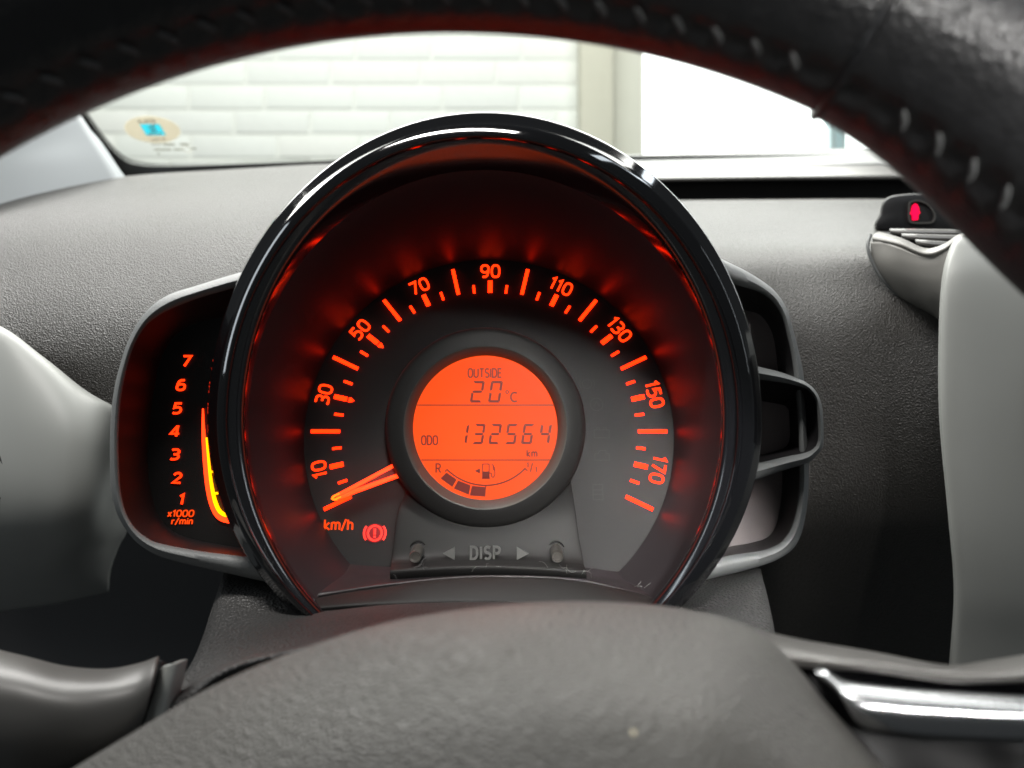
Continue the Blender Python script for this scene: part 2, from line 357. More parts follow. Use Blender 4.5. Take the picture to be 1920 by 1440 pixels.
# ================================================================== outside: wall, pier, window
WD = 1950
def boxm(name, x0, x1, y0, y1, D0, D1, m, parent, bev=0.0):
    a = P(x0, y1, D0); b = P(x1, y0, D0); c = Vector(((b-a).x, (D1-D0)*0.001, (b-a).z))
    me = bpy.data.meshes.new(name); bm = bmesh.new(); bmesh.ops.create_cube(bm, size=1)
    for v in bm.verts: v.co = Vector((v.co.x*c.x, v.co.y*c.y, v.co.z*c.z))
    if bev: bmesh.ops.bevel(bm, geom=bm.edges[:], offset=bev, segments=2, affect='EDGES', profile=0.6)
    bm.to_mesh(me); bm.free()
    ctr = Vector((a.x+c.x/2, D0*0.001+c.y/2, a.z+c.z/2))
    return mesh_obj(name, me, m, parent, bev > 0, 40, Matrix.Translation(ctr))
wall = thing('brick_wall', 'white painted brick wall seen through the windscreen', 'wall', P(400, 500, WD))
boxm('mortar', -420, 1088, -140, 560, WD+2.2, WD+120, M['mortar'], wall)
protos = []
row_y = [206+46.3*i for i in range(-8, 8)]
for i, y in enumerate(row_y):
    off = [0, 72, 20, 95][i % 4]+random.uniform(-8, 8)
    x = -420+off-157
    while x < 1084:
        w = 157+random.uniform(-16, 14); x0, x1 = max(x, -420), min(x+w, 1086)
        if x1-x0 > 25:
            b = boxm('brick', x0+3, x1-3, y-46.3+3.2+random.uniform(-.6, .6), y-3.2+random.uniform(-.6, .6), WD-random.uniform(0, 1.5), WD+50, random.choice([M['brick'], M['brick'], M['brick_b'], M['brick_c']]), wall, 0.0022)
        x += w
pier = boxm('wall_pier', 1088, 1151, -160, 560, WD-70, WD+120, M['pier'], None, 0.006)
tag(pier, 'beige plaster pier between the brick wall and the bright window', 'pier')
pw = boxm('plaster_wall', 1151, 1207, -160, 560, WD+10, WD+120, M['plaster'], None, 0.004)
tag(pw, 'narrow pale plaster wall strip next to the beige pier', 'wall')
win = thing('showroom_window', 'bright overexposed daylight window outside the windscreen', 'window', P(1400, 400, WD))
boxm('pane', 1207, 3000, -160, 420, WD+60, WD+70, M['daylight'], win)
for x0, x1 in ((1556, 1572), (1578, 1588)):
    boxm('frame_bar', x0, x1, -160, 420, WD+20, WD+55, M['winframe'], win, 0.003)
boxm('sill', 1207, 3000, 420, 440, WD-20, WD+70, M['plaster'], win, 0.004)

# ================================================================== windscreen, pillar, sticker
ws = thing('windscreen', 'raked windscreen glass with black ceramic border above the dashboard', 'windscreen', P(430, 330, 640))
def wsD(py): return 560+(py-60)*0.32            # raked: lower edge farther away
def WSP(px, py, off=0): return P(px, py, wsD(py)+off)
glass_rows = [[WSP(px, py, 3) for px in (60, 500, 900, 1300, 1900)] for py in (-120, 60, 200, 330)]
patch('glass', glass_rows, 9, 17, M['glass'], ws, raw=True)
inner = [(60, 40), (110, 130), (160, 212), (195, 262), (228, 296), (262, 309), (330, 311), (480, 306), (640, 300), (860, 296), (1200, 292), (1800, 286)]
outer = [(20, 60), (75, 150), (135, 240), (180, 300), (215, 345), (260, 372), (330, 375), (480, 372), (640, 366), (860, 360), (1200, 350), (1800, 340)]
il = spline([WSP(*p) for p in inner], 90); ol = spline([WSP(*p) for p in outer], 90)
o = mk('ceramic_border', il+ol, grid_faces(2, 90), M['frit'], ws); md = o.modifiers.new('s', 'SOLIDIFY'); md.thickness = 0.001
bd = bmesh.new()
dl = spline([WSP(*p) for p in inner], 330)
for i, p in enumerate(dl[:230]):
    if p.z < 0: continue
    t = (dl[i+1]-p).normalized(); nrm = Vector((t.z, 0, -t.x)) if False else Vector((-t.z, 0, t.x))
    for k, r in ((0.0011, 0.00062), (0.0026, 0.00045)):
        c = p+nrm*k
        vs = [bd.verts.new(c+Vector((r*cos(a), 0, r*sin(a)))) for a in [2*pi*q/6 for q in range(6)]]
        bd.faces.new(vs)
me = bpy.data.meshes.new('border_dots'); bd.to_mesh(me); bd.free()
tag(mesh_obj('border_dots', me, M['frit'], ws, False), kind='stuff')
# etched maker's lines
def ws_frame(px, py, off=-1):
    s = wsD(py)/F*0.001; o = WSP(px, py, off)
    up = (WSP(px, py-10, off)-WSP(px, py+10, off)).normalized(); n = Vector((1, 0, 0)).cross(up); 
    return Matrix(((s, 0, n.x, o.x), (0, up.y*s, n.y, o.y), (0, up.z*s, n.z, o.z), (0, 0, 0, 1)))
e = polys_obj('etched_mark', [[(a, b), (c, b), (c, d), (a, d)] for a, b, c, d in
   [(-46, 7, -28, 9), (-24, 6, -2, 10), (8, 6, 24, 10), (-44, -4, -12, -1), (-7, -4, 10, -1), (26, -2, 36, 1), (-40, -13, -36, -10)]], 0.0002, M['etch'], ws, ws_frame(332, 278))
ribbon_obj('etched_mark', [([(18+7*cos(a), -2+6*sin(a)) for a in [2*pi*q/20 for q in range(20)]], 1.6, True)], 0.0002, M['etch'], ws, ws_frame(332, 278))
st = thing('window_sticker', 'oval beige sticker with cyan square stuck to the windscreen corner', 'sticker', WSP(285, 243))
sm = ws_frame(286, 243, -2)
def ann(name, fo, fi, th, m, n=64):
    v = []
    for z in (0, th):
        for q in range(n): a = 2*pi*q/n; v.append((*fo(a), z))
        for q in range(n): a = 2*pi*q/n; v.append((*fi(a), z))
    f = []
    for q in range(n):
        k = (q+1) % n
        f += [(q, k, n+k, n+q), (2*n+q, 3*n+q, 3*n+k, 2*n+k), (q, 2*n+q, 2*n+k, k), (n+q, n+k, 3*n+k, 3*n+q)]
    return mk(name, v, f, m, st, False, 35, sm)
def sqf(a):
    c, d = cos(a), sin(a); k = 1/max(abs(c)/18.3, abs(d)/11.6); x, y = c*k, d*k; return (x-0.25*y+1, y)
ann('backing', lambda a: (52*cos(a), 28*sin(a)), lambda a: (50*cos(a), 26*sin(a)), 0.0004, M['sticker_rim'])
ann('oval_print', lambda a: (50*cos(a), 26*sin(a)), sqf, 0.0004, M['sticker'])
sq = prism('cyan_square', [(-20.2, 11.6), (16.4, 11.6), (22.2, -11.6), (-14.4, -11.6)], 0.0004, M['cyan'], st, sm)
ribbon_obj('emblem', [([(-6, 2), (-3, 7), (3, 8), (5, 4), (-2, 2), (6, -1), (2, -4), (-4, -5)], 3.0, False), ([(3, 9), (8, 11)], 2.2, False),
   ([(-10, -8), (16, -7)], 2.6, False)], 0.0013, M['white'], st, sm)
text('lettering', 'A-SOS', 7, M['ink'], st, sm @ Matrix.Translation((-5, 18, 0.0009)) @ Matrix.Rotation(radians(3), 4, 'Z') @ Matrix.Diagonal((1, 1, 1, 1)), sx=1.3, th=0.0003)
text('lettering', 'vusv-av', 5.5, M['ink'], st, sm @ Matrix.Translation((6, -18.5, 0.0009)) @ Matrix.Rotation(radians(4), 4, 'Z'), sx=1.3, th=0.0003)
pt = thing('pillar_trim', 'pale blue-grey pillar trim beside the windscreen', 'pillar trim', P(60, 360, 520))
patch('pillar_panel', [[(-260, 300, 470), (-120, 268, 490), (0, 235, 520), (90, 205, 545), (135, 196, 560)],
      [(-260, 330, 470), (-120, 310, 490), (0, 290, 520), (100, 265, 545), (165, 240, 562)],
      [(-260, 370, 470), (-120, 350, 490), (0, 330, 520), (120, 310, 545), (205, 300, 565)],
      [(-260, 450, 470), (-120, 430, 490), (0, 410, 520), (140, 390, 545), (245, 360, 570)]], 14, 18, M['pillar'], pt, 2)
edge = spline([P(60, 100, 548), P(138, 212, 562), (P(180, 262, 567)), P(218, 318, 572), P(262, 372, 575)], 24)
ev = []
for p in edge:
    for a in range(9):
        q = pi*a/8; ev.append(p+Vector((-cos(q)*0.0048, -sin(q)*0.004, cos(q)*0.0030)))
mk('edge_bead', ev, grid_faces(24, 9), M['pillar'], pt, True, 60)

# ================================================================== dashboard
dash = thing('dashboard', 'charcoal grained dashboard with pale trim around the speedometer', 'dashboard', P(960, 1440, 420))
patch('top_pad', [
   [(-260, 420, 690), (-100, 410, 680), (60, 392, 670), (250, 372, 660), (420, 350, 650), (620, 335, 650), (800, 330, 650)],
   [(-260, 402, 600), (-100, 384, 595), (60, 352, 590), (250, 329, 585), (420, 318, 580), (620, 307, 580), (800, 305, 580)],
   [(-260, 440, 500), (-100, 415, 490), (60, 390, 480), (250, 370, 470), (420, 358, 465), (620, 350, 460), (800, 350, 460)],
   [(-260, 490, 420), (-100, 460, 410), (60, 440, 400), (250, 425, 392), (420, 420, 385), (620, 420, 380), (800, 420, 380)],
   [(-260, 540, 372), (-100, 530, 366), (60, 530, 358), (250, 530, 350), (420, 530, 345), (620, 530, 345), (800, 530, 345)],
   [(-260, 585, 350), (-100, 590, 345), (60, 640, 335), (250, 660, 327), (420, 660, 330), (620, 680, 330), (800, 680, 330)],
   [(-260, 640, 345), (-100, 660, 340), (60, 740, 330), (250, 840, 322), (420, 900, 325), (620, 900, 330), (800, 900, 330)]], 60, 60, M['dash'], dash, 2)
# pale curved panel under the pad
patch('trim_panel', [
   [(-260, 585, 338), (-120, 597, 332), (-10, 622, 322), (70, 672, 318), (150, 735, 318), (208, 768, 322), (250, 785, 360), (270, 800, 420)],
   [(-260, 600, 325), (-120, 606, 320), (-10, 630, 310), (65, 682, 306), (140, 745, 306), (200, 780, 314), (240, 800, 350), (265, 820, 420)],
   [(-260, 750, 300), (-120, 760, 298), (-10, 790, 295), (70, 810, 294), (140, 830, 297), (190, 850, 308), (225, 870, 340), (250, 880, 420)],
   [(-260, 930, 296), (-120, 930, 294), (-10, 940, 292), (70, 950, 293), (135, 960, 297), (180, 970, 310), (210, 975, 345), (235, 980, 420)],
   [(-260, 1040, 310), (-120, 1040, 308), (-10, 1040, 307), (65, 1038, 309), (120, 1034, 314), (160, 1030, 329), (190, 1028, 362), (215, 1026, 430)],
   [(-260, 1105, 350), (-120, 1105, 348), (-10, 1102, 348), (60, 1096, 352), (105, 1090, 360), (140, 1084, 372), (170, 1078, 395), (200, 1072, 440)],
   [(-260, 1145, 430), (-120, 1145, 430), (-10, 1140, 430), (60, 1132, 430), (100, 1126, 432), (130, 1120, 436), (165, 1112, 444), (200, 1105, 455)]], 50, 50, M['pale'], dash, 2)
tube('trim_edge', spline([P(-260, 586, 337), P(-120, 598, 331), P(-10, 623, 321), P(70, 673, 317), P(150, 736, 317), P(206, 768, 321)], 50), 0.0009, M['pale'], dash, 8)
vm = Matrix.Translation(P(-52, 896, 293)) @ Matrix.Rotation(radians(90), 4, 'X')
v, f = cyl_rows([(0.0165, -0.004), (0.0165, 0.0025), (0.0155, 0.0035), (0.0142, 0.0030), (0.0138, -0.002)], 40, vm)
mk('side_vent', v, f, M['dark'], dash)
# dark sheet added for the shaded void behind the column and under the pad
patch('void_backing', [[(-300, 700, 600), (500, 700, 600), (1000, 700, 600), (1500, 620, 600), (2200, 600, 600)],
                  [(-300, 1000, 590), (500, 1000, 590), (1000, 1000, 590), (1500, 1000, 590), (2200, 1000, 590)],
                  [(-300, 1300, 560), (500, 1300, 560), (1000, 1300, 560), (1500, 1300, 560), (2200, 1300, 560)],
                  [(-300, 1700, 480), (500, 1700, 480), (1000, 1700, 480), (1500, 1700, 480), (2200, 1700, 480)]], 12, 16, M['dark'], dash, 3)
# right hand top, stepped ledges towards the glass
patch('top_ledge', [  # dash plastic; the window's grazing reflection is put into its lighter colour
   [(1000, 330, 690), (1200, 326, 690), (1450, 320, 690), (1700, 314, 690), (2150, 305, 690)],
   [(1000, 296, 660), (1200, 292, 660), (1450, 285, 660), (1700, 277, 660), (2150, 268, 660)],
   [(1000, 300, 645), (1200, 296, 645), (1450, 289, 645), (1700, 281, 645), (2150, 272, 645)],
   [(1000, 316, 590), (1200, 314, 590), (1450, 311, 590), (1700, 304, 590), (2150, 298, 590)],
   [(1000, 322, 584), (1200, 320, 584), (1450, 317, 584), (1700, 310, 584), (2150, 304, 584)]], 26, 22, M['frame'], dash, 2)
patch('rear_band', [
   [(1000, 318, 588), (1200, 316, 588), (1450, 313, 588), (1700, 307, 588), (2150, 300, 588)],
   [(1000, 330, 575), (1200, 329, 575), (1450, 326, 575), (1700, 322, 575), (2150, 318, 575)],
   [(1000, 337, 566), (1200, 336, 566), (1450, 333, 566), (1700, 331, 566), (2150, 327, 566)],
   [(1000, 341, 566), (1200, 340, 566), (1450, 337, 566), (1700, 335, 566), (2150, 331, 566)]], 22, 22, M['satin'], dash, 1)
patch('rear_groove', [  # shade of the downward-facing recess is put into its dark colour
   [(1000, 339, 570), (1200, 338, 570), (1450, 335, 570), (1700, 333, 570), (2150, 329, 570)],
   [(1000, 345, 590), (1200, 344, 590), (1450, 342, 590), (1700, 340, 590), (2150, 337, 590)],
   [(1000, 384, 596), (1200, 384, 596), (1450, 382, 596), (1700, 382, 596), (2150, 380, 596)],
   [(1000, 396, 596), (1200, 396, 596), (1450, 394, 596), (1700, 394, 596), (2150, 392, 596)]], 20, 22, M['dark'], dash, 1)
patch('centre_pad', [
   [(1000, 400, 590), (1200, 396, 590), (1450, 392, 590), (1640, 390, 590), (1900, 390, 590)],
   [(1000, 378, 540), (1200, 376, 540), (1450, 374, 540), (1640, 373, 540), (1900, 373, 540)],
   [(1000, 400, 485), (1200, 398, 485), (1450, 398, 485), (1640, 396, 485), (1900, 396, 490)],
   [(1000, 440, 430), (1200, 440, 430), (1450, 436, 428), (1640, 434, 408), (1900, 434, 400)],
   [(1000, 480, 400), (1200, 480, 400), (1450, 474, 392), (1640, 470, 366), (1900, 468, 348)],
   [(1000, 540, 382), (1200, 540, 382), (1450, 540, 373), (1640, 540, 352), (1900, 540, 338)],
   [(1000, 640, 372), (1200, 640, 372), (1450, 640, 361), (1640, 640, 343), (1900, 640, 330)],
   [(1000, 800, 372), (1200, 800, 372), (1450, 800, 362), (1640, 800, 343), (1900, 800, 325)],
   [(1000, 960, 400), (1200, 960, 400), (1450, 960, 372), (1640, 960, 352), (1900, 960, 334)],
   [(1000, 1120, 420), (1200, 1120, 420), (1450, 1120, 404), (1640, 1120, 382), (1900, 1120, 362)],
   [(1000, 1350, 460), (1200, 1350, 460), (1450, 1350, 445), (1640, 1350, 425), (1900, 1350, 405)]], 90, 60, M['dash'], dash, 2)
# central air vent with louvres and pale console trim
patch('air_vent', [
   [(1636, 454, 349), (1662, 455, 343), (1690, 464, 334), (1735, 482, 324), (1768, 473, 318), (1797, 454, 313), (1850, 440, 309)],
   [(1640, 490, 349), (1664, 490, 342), (1692, 493, 334), (1735, 502, 324), (1766, 497, 318), (1794, 490, 313), (1850, 490, 309)],
   [(1658, 523, 349), (1678, 522, 342), (1700, 523, 335), (1738, 528, 325), (1766, 527, 319), (1792, 525, 314), (1850, 525, 310)],
   [(1690, 556, 349), (1704, 556, 343), (1720, 556, 337), (1745, 558, 328), (1767, 558, 322), (1790, 557, 316), (1850, 557, 311)],
   [(1732, 584, 349), (1740, 584, 344), (1750, 584, 339), (1762, 585, 332), (1774, 585, 326), (1790, 585, 319), (1850, 585, 312)],
   [(1768, 606, 349), (1772, 606, 345), (1776, 606, 341), (1782, 606, 335), (1788, 606, 329), (1800, 606, 321), (1850, 606, 313)]], 40, 44, M['ventgrey'], dash, 1.5, ang=60)
patch('vent_rim', [
   [(1648, 434, 362), (1690, 446, 346), (1735, 465, 333), (1768, 458, 327), (1800, 438, 320), (1850, 424, 314)],
   [(1640, 438, 352), (1688, 451, 336), (1735, 471, 323), (1769, 463, 317), (1800, 443, 311), (1850, 428, 307)],
   [(1636, 446, 348.5), (1687, 458, 333), (1735, 477, 321), (1769, 469, 315.5), (1799, 449, 310), (1850, 434, 306)],
   [(1636, 456, 350), (1690, 467, 335), (1735, 485, 324), (1768, 476, 318), (1797, 456, 313), (1850, 442, 309)]], 16, 40, M['ventgrey'], dash, 0, ang=60)
tube('vent_bead', spline([P(1632, 440, 352), P(1627, 462, 349), P(1636, 492, 348), P(1656, 525, 347.5), P(1689, 558, 347.5), P(1731, 587, 347.5), P(1770, 609, 347.5)], 40), 0.0008, M['frame'], dash, 8)
for k, (x0, y0, x1, y1, D) in enumerate([(1668, 432, 1840, 434, 372), (1690, 441, 1850, 446, 358), (1716, 452, 1850, 462, 345)]):
    patch('louvre', [[(x0, y0, D+8), (x1, y1, D+2)], [(x0, y0+2, D-6), (x1, y1+2, D-10)], [(x0+6, y0+9, D-7), (x1, y1+9, D-11)]], 8, 6, M['satin'], dash, 1)
patch('vent_throat', [[(1650, 436, 380), (1750, 440, 376), (1860, 440, 372)], [(1660, 470, 378), (1750, 480, 370), (1860, 480, 362)], [(1690, 520, 372), (1750, 520, 362), (1860, 520, 352)]], 6, 6, M['dark'], dash, 1)
ct = []
for x, y, D in ((1803, 449, 311), (1790, 468, 307), (1777, 520, 302), (1771, 620, 300), (1772, 780, 300), (1788, 960, 303), (1799, 1100, 309), (1792, 1220, 318), (1775, 1400, 330)):
    ct.append([(x-1, y+2, D+14), (x, y, D+3), (x+3, y, D+0.5), (x+9, y+1, D-1), (x+40, y+3, D-3), (1884+(x-1771)*0.2, y+8, D-5.5), (1990, y+12, D-9)])
patch('console_trim', ct, 70, 60, M['pale'], dash, 2, ang=60)
tube('console_seam', spline([P(1897, 540, 295.6), P(1888, 640, 293.9), P(1886, 800, 293.9), P(1889, 960, 296.9), P(1893, 1110, 302.9), P(1890, 1230, 311.9), P(1886, 1400, 323.9)], 40), 0.0011, M['pale'], dash, 8)
patch('console_screen_edge', [[(1919, 570, 296), (2040, 575, 286)], [(1921, 760, 292), (2040, 760, 284)], [(1930, 900, 294), (2040, 900, 286)]], 20, 6, M['dark'], dash, 3)

sw = thing('seatbelt_warning_display', 'small dark display with glowing red seat symbol behind the air vent', 'display', P(1710, 430, 410))
body = [(1652, 432), (1650, 400), (1658, 376), (1680, 366), (1740, 362), (1800, 364), (1812, 400), (1812, 432)]
def inset(pts, k):
    cx = sum(p[0] for p in pts)/len(pts); cy = sum(p[1] for p in pts)/len(pts)
    return [(cx+(x-cx)*k, cy+(y-cy)*k) for x, y in pts]
loft('housing', [(inset(body, 0.98), 440), (body, 412), (inset(body, 0.96), 408), (inset(body, 0.9), 407.5), (inset(body, 0.4), 407.5)], 64, M['dark'], sw, cap_last=True)
fr_pts = [(1704, 384), (1710, 378), (1722, 377), (1740, 384), (1751, 402), (1750, 413), (1742, 418), (1712, 418), (1704, 412)]
ribbon_obj('lens_frame', [([(p.x, -p.y) for p in spline([Vector((x-1727, y-398)) for x, y in fr_pts], 60, True)], 3.0, True)], 0.0008, M['satin'], sw, screen_m(1727, 398, 407))
ic = [(0, 15), (4, 13), (7, 6), (7.5, 1), (9.5, -3), (6, -5), (5.5, -15), (-4.5, -16), (-5.5, -6), (-9, -3.5), (-6.5, 1), (-6, 6), (-4, 12)]
prism('seat_symbol', ic, 0.0006, M['icon'], sw, screen_m(1715, 397, 406.5))

# ================================================================== instrument cluster
cl = thing('instrument_cluster', 'round orange-lit speedometer cluster with glossy black bezel on the steering column', 'instrument cluster', P(910, 1150, 270))
def ell(cx, cy, a, up, low, n=96):
    out = []
    for i in range(n):
        t = 2*pi*i/n; s = sin(t); out.append((cx+a*cos(t), cy-(up if s > 0 else low)*s))
    return out
rows = [(908, 789, 488, 540, 470, 285), (908, 789, 512, 570, 487, 249), (909, 789, 519, 578, 494, 243), (909, 789, 520, 579.5, 495, 241.7), (909.5, 789, 519, 578, 495, 240.9), (909.5, 789, 518.2, 576.8, 494.9, 240.68), (910, 789, 510, 564.5, 493.6, 238.38),
        (910, 789, 509, 563, 493.5, 238.1), (910, 789, 504.5, 556.5, 493, 236.9), (909.5, 788.5, 502, 553, 492.6, 236.1), (909.2, 788.4, 500.5, 551.5, 492.4, 235.95), (906.5, 787.7, 488, 539, 490.5, 235.05),
        (905.5, 787.5, 484, 536, 490, 234.9), (904.5, 787, 480.5, 532.5, 489.5, 235.1), (904, 787, 478, 529.5, 489, 236), (904, 786.8, 476, 526, 488.5, 237.5)]
wall_rows = [(904, 786.8, 476, 526, 488.5, 237.5), (904.3, 786.7, 464, 520, 486, 238.5), (905, 786.5, 450.5, 513, 483, 240), (906, 786, 446, 497.6, 482, 243), (907, 785.5, 443.5, 478, 481.5, 247), (908, 785, 442, 466, 481, 250)]
loft('bezel_inner_wall', [(ell(*q[:5], n=96), q[5]) for q in wall_rows], 192, M['glossin'], cl, ang=70)
loft('bezel_ring', [(ell(*r[:5], n=96), r[5]) for r in rows], 192, M['gloss'], cl, ang=70)
# tilted dial frame
T = radians(14); KD = 285/F*0.001
O = P(917, 809, 285)
DM = Matrix(((1, 0, 0, O.x), (0, sin(T), -cos(T), O.y), (0, cos(T), sin(T), O.z), (0, 0, 0, 1)))
DK = DM @ Matrix.Diagonal((KD, KD, 1, 1))
NA = 192
c0 = spline([P(x, y, 250) for x, y in ell(908, 785, 442, 466, 481, 96)], NA, True)
c1 = []
for i in range(NA):
    t = 2*pi*i/NA; c1.append(DM @ Vector((346*KD*cos(t), 346*KD*sin(t), 0)))
cv = []
for k in range(13):
    u = k/12; e2 = u+0.22*u*(1-u)
    for a, b in zip(c0, c1): cv.append(Vector((a.x+(b.x-a.x)*e2, a.y+(b.y-a.y)*u, a.z+(b.z-a.z)*e2)))
mk('inner_cone', cv, grid_faces(13, NA, True), M['cone'], cl, True, 60)
dial = prism('dial_face', [(347*cos(2*pi*i/NA), 347*sin(2*pi*i/NA)) for i in range(NA)], 0.0006, M['dial'], cl, DK @ Matrix.Translation((0, 0, -0.0006)))
def rot(phi): return Matrix.Rotation(-radians(phi), 4, 'Z')
def phi(v): return -115.7+1.2857*v
def bar(r0, r1, w): return [(-w/2, r0), (w/2, r0), (w/2, r1), (-w/2, r1)]
proto = {}
for v5 in range(0, 37):
    v = v5*5
    if v % 20 == 0: key, sh = 'tick_mark', bar(279.5, 333.5, 6.8)
    elif v % 10 == 0: key, sh = 'tick_bar', bar(276.5, 301.5, 8.8)
    else: key, sh = 'tick_dash', bar(276.5, 293.5, 4.7)
    w = DK @ rot(phi(v)) @ Matrix.Translation((0, 0, 0.0001))
    if key not in proto: proto[key] = prism(key, sh, 0.0003, M['glow'], dial, w)
    else: copy_of(proto[key], dial, w)
for v in (30, 50):
    prism('speed_marker', [(-4.8, 273), (-4, 268), (0, 262), (4, 268), (4.8, 273)], 0.0003, M['glow'], dial, DK @ rot(phi(v)) @ Matrix.Translation((0, 0, 0.0001)))
for v in range(10, 171, 20):
    w = DK @ rot(phi(v)) @ Matrix.Translation((0, 321.5, 0.0001))
    strokes('numeral', str(v), 28.5, 4.2, M['glownum'], dial, w, sx=0.98, gap=0.27)
strokes('unit_lettering', 'km/h', 21, 3.0, M['glowdim'], dial, DK @ Matrix.Translation((-272, -172, 0.0001)), sx=1.0, gap=0.22)
# brake warning lamp
wl = DK @ Matrix.Translation((-205.5, -187, 0.0001))
lamp = prism('warning_lamp', [(19*cos(a), 17*sin(a)) for a in [2*pi*q/32 for q in range(32)]], 0.0002, M['lamp_halo'], cl, wl)
tag(lamp, 'red brake warning lamp')
ribbon_obj('warning_symbol', [([(12.5*cos(a), 13*sin(a)) for a in [2*pi*q/40 for q in range(40)]], 3.2, True),
   ([(19.5*cos(a), 19.5*sin(a)) for a in [radians(-38+76*q/14) for q in range(15)]], 3.0, False),
   ([(-19.5*cos(a), -19.5*sin(a)) for a in [radians(-38+76*q/14) for q in range(15)]], 3.0, False),
   ([(0, 8), (0, -2.5)], 3.6, False), ([(0, -5), (0, -8)], 3.6, False)], 0.0003, M['lamp_red'], lamp, wl @ Matrix.Translation((0, 0, 0.0003)))
def sym(lines, u, v):
    ribbon_obj('unlit_symbol', [([(a, b) for a, b in p], 1.3, c) for p, c in lines], 0.00002, M['ghost'], dial, DK @ Matrix.Translation((u, v, 0.0001)))
ringp = lambda r_, n=24: [(r_*cos(2*pi*q/n), r_*sin(2*pi*q/n)) for q in range(n)]
sym([(ringp(9), True), (arc(0, 0, 14, 14, -40, 40, 8), False), (arc(0, 0, 14, 14, 140, 220, 8), False)], 186, 92)
sym([(ringp(12), True), ([(-5, -4), (0, 6), (5, -4)], False)], 203, 52)
sym([([(-14, -8), (-14, 7), (14, 7), (14, -8)], True), ([(-9, 7), (-9, 11), (-4, 11), (-4, 7)], False), ([(4, 7), (4, 11), (9, 11), (9, 7)], False)], 211, -4)
sym([([(-13, -8), (-13, 4), (-7, 4), (-3, 10), (8, 10), (8, 4), (14, 4), (14, -8)], True)], 210, -46)
sym([([(-9, -14), (-9, 14), (9, 14), (9, -14)], True), ([(-9, 4), (9, 4)], False), ([(-9, -4), (9, -4)], False)], 201, -113)
# needle
nm = DK @ rot(-114.6) @ Matrix.Translation((0, 0, 0.004))
needle = prism('needle', [(-12, 170), (12, 170), (4.5, 300), (3, 306), (0, 308), (-3, 306), (-4.5, 300)], 0.0016, M['needle_core'], cl, nm)
for s in (-1, 1):
    prism('glow_edge', [(s*14, 170), (s*8.0, 170), (s*0.6, 262), (s*0.6, 300), (s*4.6, 302)][::s], 0.0022, M['needle_red'], needle, nm)
ribbon_obj('glow_tip', [([(-3.2, 292), (-3.2, 302), (-2, 306), (0, 307.5), (2, 306), (3.2, 302), (3.2, 292)], 3.0, False)], 0.0026, M['needle_hot'], needle, nm)
# display housing
def circ(r, n=64, cx=910, cy=802): return [(cx+r*cos(2*pi*i/n), cy+r*sin(2*pi*i/n)) for i in range(n)]
hs = loft('display_housing', [(circ(184), 300), (circ(188), 273), (circ(187.5), 269.5), (circ(185), 267.3), (circ(178), 266.2), (circ(160), 264.6), (circ(153.5), 264.4)], 128, M['housing'], cl, ang=50)
loft('display_bevel', [(circ(153.5), 264.4), (circ(151), 264.6), (circ(138.5), 270), (circ(136), 271), (circ(134.5), 274)], 128, M['bevel'], cl, ang=50)
LD = 272
def LM(px, py): return screen_m(px, py, LD-0.15)
lcd = prism('display_screen', [(x-910, -(y-802)) for x, y in circ(137.5, 96)], 0.0004, M['lcd'], cl, screen_m(910, 802, LD+0.3))
def ltext(t, px, py, cap, sx=0.72, wt=1.9, gap=0.28): return strokes('lettering', t, cap, wt, M['segment'], lcd, LM(px, py), sx=sx, gap=gap, th=0.00005)
ltext('OUTSIDE', 909, 699.5, 18.5, 0.80, 2.5, 0.24); ltext('ODO', 805.5, 825.5, 19, 0.78, 2.7, 0.26); ltext('km', 997.5, 850, 14.5, 0.95, 2.3, 0.3); ltext('R', 822, 878, 19, 0.92, 2.6)
ltext('C', 963, 744.5, 20, 0.98, 3.0); ltext('1', 989.5, 872, 10.5, 0.9, 2.2); ltext('/', 996.5, 876, 17, 0.7, 2.1); ltext('1', 1005.5, 880.5, 10.5, 0.9, 2.2)
ribbon_obj('degree_mark', [([(2.6*cos(a), 2.6*sin(a)) for a in [2*pi*q/16 for q in range(16)]], 1.5, True)], 0.00005, M['segment'], lcd, LM(951, 735))
SEG = {'0': 'abcdef', '1': 'bc', '2': 'abged', '3': 'abgcd', '4': 'fgbc', '5': 'afgcd', '6': 'afgedc'}
def seg_digit(ch, px, py, w=20, h=38, t=4.4):
    W2, H = w/2, h/2; g = 0.7
    def hz(y, o):
        if o == 0: return [(-W2+1+g, y), (-W2+3+g, y+t/2), (W2-3-g, y+t/2), (W2-1-g, y), (W2-3-g, y-t/2), (-W2+3+g, y-t/2)]
        return [(-W2+g, y+o*t/2), (W2-g, y+o*t/2), (W2-t*0.8-g, y-o*t/2), (-W2+t*0.8+g, y-o*t/2)]
    def vt(x, y0, y1, o): return [(x+o*t/2, y0+g+1), (x+o*t/2, y1-g-0.6), (x-o*t/2, y1-g-t*0.7), (x-o*t/2, y0+g+t*0.55)]
    S7 = {'a': hz(H-t/2, 1), 'g': hz(0, 0), 'd': hz(-H+t/2, -1), 'f': vt(-W2+t/2, 0, H, -1), 'e': [(x, -y) for x, y in vt(-W2+t/2, 0, H, -1)],
          'b': vt(W2-t/2, 0, H, 1), 'c': [(x, -y) for x, y in vt(W2-t/2, 0, H, 1)]}
    polys = [[(x+y*0.15, y) for x, y in S7[c]] for c in SEG[ch]]
    polys_obj('digit', polys, 0.00005, M['segment'], lcd, LM(px, py))
seg_digit('2', 895, 734.5, 22, 40.5); seg_digit('0', 929, 734.5, 22, 40.5)
for ch, x in zip('132564', (867.5, 898, 928.5, 959, 989.5, 1022)): seg_digit(ch, x, 813.8)
